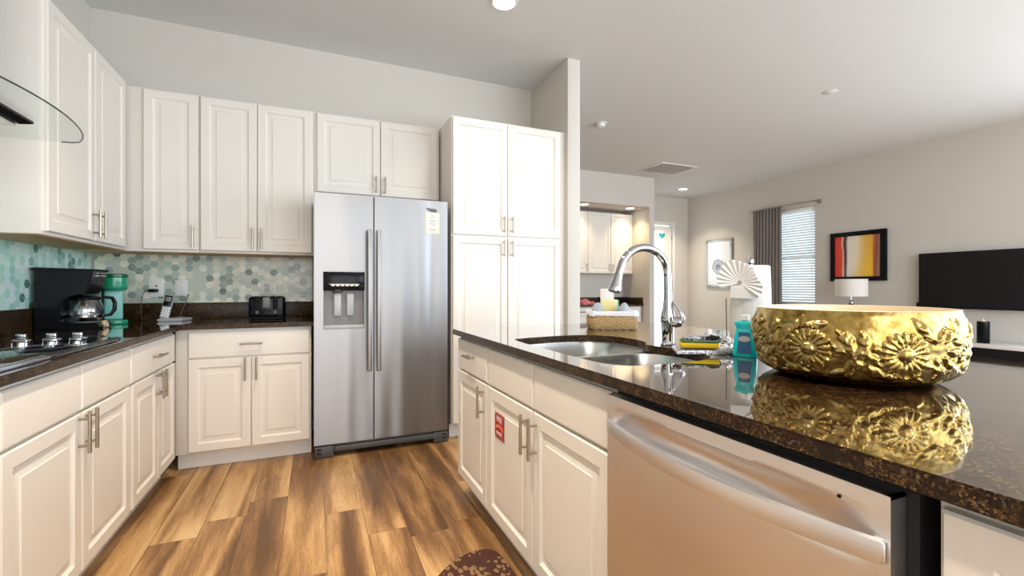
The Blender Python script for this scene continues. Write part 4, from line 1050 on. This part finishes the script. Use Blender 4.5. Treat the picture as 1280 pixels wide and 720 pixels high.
# ------------------------------------------------------------------ ceiling fixtures
def can(x_, y_, z_, label, energy, group='recessed ceiling downlights', r=.075, tone=WARM):
    t = thing('recessed_downlight', label, 'ceiling light', (x_, y_, z_), group)
    MB().lathe([(r, -.004), (r + .014, -.005), (r + .018, -.001), (r, -.0005)], 40, (x_, y_, z_)).build('trim_ring', 'trim', t)
    MB().lathe([(0, -.0025), (r - .001, -.0025), (r - .001, -.0006), (0, -.0006)], 40, (x_, y_, z_)).build('lens', 'canlight', t)
    if energy: lamp('downlight_glow', 'AREA', (x_, y_, z_ - .012), (0, 0, 0), energy, tone, .14, spread=math.radians(100))
can(1.165, 2.83, CEIL, 'lit recessed downlight in the kitchen ceiling above the fridge side', 5)
can(6.585, 6.84, CEIL, 'lit recessed downlight in the far hall ceiling near the glazed door', 14)
can(4.165, 6.58, 2.545, 'left lit downlight in the desk nook soffit', 2.6, r=.07, tone=(1, .76, .46))
can(5.116, 6.58, 2.545, 'right lit downlight in the desk nook soffit', 3.6, r=.07, tone=(1, .76, .46))
for x_, y_ in ((.05, 2.05), (.05, .75), (1.35, -.4), (4.6, .4)):  # unseen ceiling cans, added to brighten the room
    can(x_, y_, CEIL, 'added recessed downlight out of view that brightens the kitchen and lounge', 14 if x_ < 1 else 7)
# smoke detector
sd_ = thing('smoke_detector', 'round white smoke detector on the ceiling right of the wing wall', 'smoke detector', (3.06, 4.47, CEIL))
MB().lathe([(0, -.042), (.030, -.042), (.045, -.036), (.052, -.020), (.052, -.010), (0, -.010)], 32, (3.06, 4.47, CEIL)).build('sensor_head', 'whiteplastic', sd_)
MB().lathe([(.068, -.012), (.070, -.010), (.070, -.001), (0, -.001), (0, -.012)], 32, (3.06, 4.47, CEIL)).build('mounting_base', 'whiteplastic', sd_)
cv = MB(); cv.lathe([(0, -.006), (.060, -.005), (.068, -.001), (0, -.001)], 36, (4.62, 2.86, CEIL)); tag(rebase(cv.build('ceiling_cover', 'ceiling'), (4.62, 2.86, CEIL)), 'flat round white sprinkler cover disc on the lounge ceiling', 'cover plate')
vt = thing('ceiling_vent', 'white rectangular air vent with louvres in the ceiling', 'vent', (5.22, 5.76, CEIL))
vm = MB()
for a, b, c, d in ((4.86, 5.58, 5.47, 5.51), (4.86, 5.58, 5.99, 6.03), (4.86, 4.90, 5.51, 5.99), (5.54, 5.58, 5.51, 5.99)): vm.box(a, b, c, d, CEIL - .010, CEIL - .0005, .002)
vm.build('frame', 'trim', vt)
vl = MB()
for k in range(16): vl.box(-.0006, .0006, 5.51, 5.99, -.011, .011, mat=Matrix.Translation((4.93 + k * .0395, 0, CEIL - .010)) @ Matrix.Rotation(math.radians(50), 4, 'Y'))
vl.box(5.095, 5.105, 5.51, 5.99, CEIL - .012, CEIL - .003); vl.box(5.325, 5.335, 5.51, 5.99, CEIL - .012, CEIL - .003)
vl.build('louvres', 'trim', vt)

# ------------------------------------------------------------------ blinds, curtain, rod
bl = thing('window_blind', 'white horizontal slat blind in the window by the grey curtain', 'blind', (7.43, 5.28, WZ0))
MB().box(7.415, 7.455, WY0 + .006, WY1 - .006, WZ1 - .055, WZ1 - .004, .003).build('headrail', 'blind', bl)
sl = MB(); ns = 36; z_top, z_bot = WZ1 - .075, WZ0 + .035
for k in range(ns):
    zz = z_top - (z_top - z_bot) * k / (ns - 1)
    sl.box(-.024, .024, WY0 + .008, WY1 - .008, -.0014, .0014, mat=Matrix.Translation((7.436, 0, zz)) @ Matrix.Rotation(math.radians(38), 4, 'Y'))
sl.build('slats', 'blind', bl, smooth=False)
MB().box(7.418, 7.455, WY0 + .008, WY1 - .008, WZ0 + .004, WZ0 + .022, .003).build('bottom_rail', 'blind', bl)
cm_ = MB()
for yy in (WY0 + .12, (WY0 + WY1) / 2, WY1 - .12): cm_.cyl((7.410, yy, z_bot), (7.410, yy, z_top), .0015, n=6)
cm_.cyl((7.405, WY0 + .06, 1.25), (7.405, WY0 + .06, z_top), .003, n=8); cm_.build('cords', 'blind', bl)
cu = MB()
def cur(u, v):
    y_ = 5.875 - u * (.545 - .0 * v); ph_ = u * 9 * 2 * math.pi; a_ = .026 * (.55 + .45 * v)
    return (7.315 + a_ * math.sin(ph_ + .4 * math.sin(v * 3)) + .004 * math.sin(v * 6 + u * 11), y_ + .008 * math.sin(ph_ * 2), 2.521 - v * 2.49)
cu.grid(cur, 160, 16); co = cu.build('curtain', 'curtain', ang=80); rebase(co, (7.315, 5.6, .03)); tag(co, 'grey pleated floor-length curtain left of the blind', 'curtain')
md = co.modifiers.new('thick', 'SOLIDIFY'); md.thickness = .003
rd_ = thing('curtain_rod', 'thin metal curtain rod with a finial above the window', 'curtain rod', (7.315, 5.3, 2.525))
MB().cyl((7.315, 4.72, 2.532), (7.315, 5.95, 2.532), .008, n=14).build('rod', 'nickel', rd_)
fm = MB(); fm.box(7.300, 7.330, 4.675, 4.715, 2.512, 2.544, .006); fm.build('finial', 'nickel', rd_)
bm_ = MB(); bm_.box(7.31, 7.398, 4.735, 4.748, 2.505, 2.518, .002); bm_.box(7.388, 7.398, 4.722, 4.762, 2.49, 2.545, .002); bm_.build('bracket', 'nickel', rd_)

# ------------------------------------------------------------------ pictures
pa = thing('framed_painting', 'abstract red, white and yellow painting in a wide black frame', 'painting', (7.385, 4.18, 1.24))
m = MB(); y0, y1, z0, z1, fw_ = 3.797, 4.555, 1.243, 1.978, .065
m.box(7.355, 7.398, y0, y1, z0, z0 + fw_, .004); m.box(7.355, 7.398, y0, y1, z1 - fw_, z1, .004); m.box(7.355, 7.398, y0, y0 + fw_ + .01, z0 + fw_, z1 - fw_, .004); m.box(7.355, 7.398, y1 - fw_, y1, z0 + fw_, z1 - fw_, .004)
m.build('frame', 'black', pa); MB().box(7.372, 7.38, y0 + .05, y1 - .05, z0 + .05, z1 - .05).build('canvas', 'art', pa)
pb = thing('framed_print', 'pale floral print in a distressed silver frame by the far corner', 'picture', (7.385, 6.70, 1.16))
m = MB(); y0, y1, z0, z1, fw_ = 6.385, 7.02, 1.165, 2.105, .045
m.box(7.362, 7.39, y0, y1, z0, z0 + fw_, .003); m.box(7.362, 7.39, y0, y1, z1 - fw_, z1, .003); m.box(7.362, 7.39, y0, y0 + fw_, z0 + fw_, z1 - fw_, .003); m.box(7.362, 7.39, y1 - fw_, y1, z0 + fw_, z1 - fw_, .003)
m.build('frame', 'silverframe', pb); MB().box(7.372, 7.38, y0 + .04, y1 - .04, z0 + .04, z1 - .04).build('print', 'print', pb)
MB().box(7.3905, 7.398, y0 - .002, y1 + .002, z0 - .002, z1 + .002).build('backing', 'blackmatt', pb)

# ------------------------------------------------------------------ tv, console, candle
tv = thing('television', 'wide black flat-screen television on the lounge wall', 'television', (7.33, 2.77, .88))
MB().box(7.305, 7.345, 2.145, 3.396, .882, 1.590, .004).build('bezel', 'black', tv)
MB().box(7.3035, 7.3048, 2.155, 3.386, .897, 1.582).build('screen', 'tvscreen', tv)
MB().box(7.346, 7.398, 2.55, 2.98, 1.05, 1.42, .004).build('wall_mount', 'blackmatt', tv)
MB().box(7.31, 7.345, 3.398, 3.425, .888, .950, .004).build('side_module', 'blackmatt', tv)
cs = thing('media_console', 'low media console with a white top and dark front under the television', 'console', (7.16, 2.55, 0))
MB().box(6.93, 7.38, 1.7, 3.3, .462, .50, .003).build('top_panel', 'trim', cs)
MB().box(6.95, 7.378, 1.72, 3.28, .26, .4615, .003).build('drawer_section', 'blackmatt', cs)
m = MB()
for a, b in ((1.72, 1.76), (3.24, 3.28)): m.box(6.95, 7.378, a, b, .0, .2595)
m.build('side_leg', 'trim', cs)
cn = thing('candle', 'black jar candle on the media console under the television', 'candle', (7.14, 2.70, .50))
MB().lathe([(0, .0), (.054, .0), (.056, .003), (.056, .250), (.050, .252), (.048, .235), (0, .235)], 40, (7.14, 2.70, .5005)).build('jar', 'black', cn)
MB().lathe([(0, .236), (.046, .236), (.046, .240), (.012, .262), (.004, .285), (0, .288)], 24, (7.14, 2.70, .5005)).build('wax_top', 'wicklight', cn)

# ------------------------------------------------------------------ table lamp + end table
LX, LY = 7.0, 4.045
et = thing('end_table', 'dark wooden end table beneath the table lamp', 'table', (LX, LY, 0))
MB().box(6.78, 7.22, 3.82, 4.27, .50, .53, .004).build('table_top', 'brownwood', et)
for a, b in ((6.81, 3.85), (7.19, 3.85), (6.81, 4.24), (7.19, 4.24)): MB().box(a - .02, a + .02, b - .02, b + .02, 0, .4995, .002).build('leg', 'brownwood', et)
tl = thing('table_lamp', 'table lamp with white drum shade and glass balls below the painting', 'lamp', (LX, LY, .531))
def ball(z_, r): return [(r * math.sin(math.pi * k / 12), z_ - r * math.cos(math.pi * k / 12)) for k in range(13)]
MB().lathe([(0, 0), (.08, 0), (.085, .008), (.07, .018), (.02, .025), (0, .025)], 32, (LX, LY, .531)).build('base', 'chrome', tl)
m = MB()
for z_, r in ((.600, .045), (.690, .045), (.780, .045), (.862, .020), (.930, .040)): m.lathe(ball(z_, r), 24, (LX, LY, 0))
m.build('glass_balls', 'chrome', tl); MB().cyl((LX, LY, .96), (LX, LY, 1.07), .008, n=12).build('stem', 'chrome', tl)
sh = MB(); sh.lathe([(.197, .0), (.195, .0), (.193, .242), (.195, .242)], 56, (LX, LY, 1.022)); sh.build('lamp_shade', 'shade', tl, ang=60)
MB().lathe([(0, -.03), (.02, -.02), (.03, .01), (.018, .04), (.012, .05), (0, .05)], 16, (LX, LY, 1.13)).build('bulb', 'whiteplastic', tl)
for a, b, c in (((LX - .195, LY, 1.25), (LX + .195, LY, 1.25), .0015), ((LX, LY - .195, 1.25), (LX, LY + .195, 1.25), .0015)): MB().cyl(a, b, c, n=6).build('shade_ring', 'nickel', tl)

# ------------------------------------------------------------------ desk nook
NG = 'white wall cabinets in the desk nook'
cabinet('rightmost white wall cabinet in the desk nook', (4.868, 6.82, 0), X, MY, .480, .275, 1.395, 2.475, [('door', .004, .476, 1.40, 2.47, (.035, 1.50, 1, .13))], NG, name='nook_cabinet')
cabinet('middle white wall cabinet in the desk nook', (4.386, 6.82, 0), X, MY, .480, .275, 1.395, 2.475, [('door', .004, .476, 1.40, 2.47, (.445, 1.50, 1, .13))], NG, name='nook_cabinet')
cabinet('leftmost white wall cabinet in the desk nook, partly behind the wing wall', (3.904, 6.82, 0), X, MY, .480, .275, 1.395, 2.475, [('door', .004, .476, 1.40, 2.47, (.445, 1.50, 1, .13))], NG, name='nook_cabinet')
cabinet('white drawer cabinet under the desk nook counter', (3.70, 6.56, 0), X, MY, 1.64, .53, .105, .815, [('drawer', .01, .81, .66, .80, (.41, .735, 0, .13)), ('drawer', .82, 1.63, .66, .80, (.41, .735, 0, .13)), ('drawer', .01, .81, .40, .65, (.41, .54, 0, .13)), ('drawer', .82, 1.63, .40, .65, (.41, .54, 0, .13)), ('drawer', .01, .81, .12, .39, (.41, .27, 0, .13)), ('drawer', .82, 1.63, .12, .39, (.41, .27, 0, .13))], toe=1, name='nook_cabinet')
m = MB(); m.box(3.68, 5.345, 6.50, 7.095, .818, .855, .003); tag(rebase(m.build('nook_counter', 'granite'), (4.5, 6.8, .818)), 'black granite counter of the desk nook', 'countertop')
m = MB(); m.box(3.68, 5.345, 7.075, 7.096, .856, .965, .001).box(5.328, 5.348, 6.52, 7.07, .856, .965, .001); tag(rebase(m.build('nook_upstand', 'granite'), (4.5, 7.08, .856)), 'black granite upstand behind the desk nook counter', 'backsplash')
m = MB(); m.lathe([(0, .001), (.04, .001), (.045, .12), (.041, .12), (.037, .008), (0, .008)], 24, (4.60, 6.75, .8555)); tag(rebase(m.build('cup', 'blackmatt'), (4.60, 6.75, .856)), 'black cup on the desk nook counter', 'cup')
for k, (cx_, cy_, r_, l_) in enumerate(((4.22, 6.66, .11, 'pink folded cloth on the desk nook counter, by the wing wall'), (4.43, 6.74, .055, 'small pink cloth bundle beside the larger cloth in the nook'))):
    m = MB(); tb = bmesh.new(); bmesh.ops.create_icosphere(tb, subdivisions=4, radius=1)
    for v_ in tb.verts:
        f_ = 1 + .35 * mnoise.noise(v_.co * 3 + Vector((k * 7, 0, 0))); v_.co = Vector((v_.co.x * r_ * f_, v_.co.y * r_ * f_, max(-.02, v_.co.z) * r_ * .75 * f_))
    m.M = Matrix.Translation((cx_, cy_, .8575)); m.add(tb); o = m.build('folded_cloth', 'pink'); rebase(o, (cx_, cy_, .856)); tag(o, l_, 'cloth')
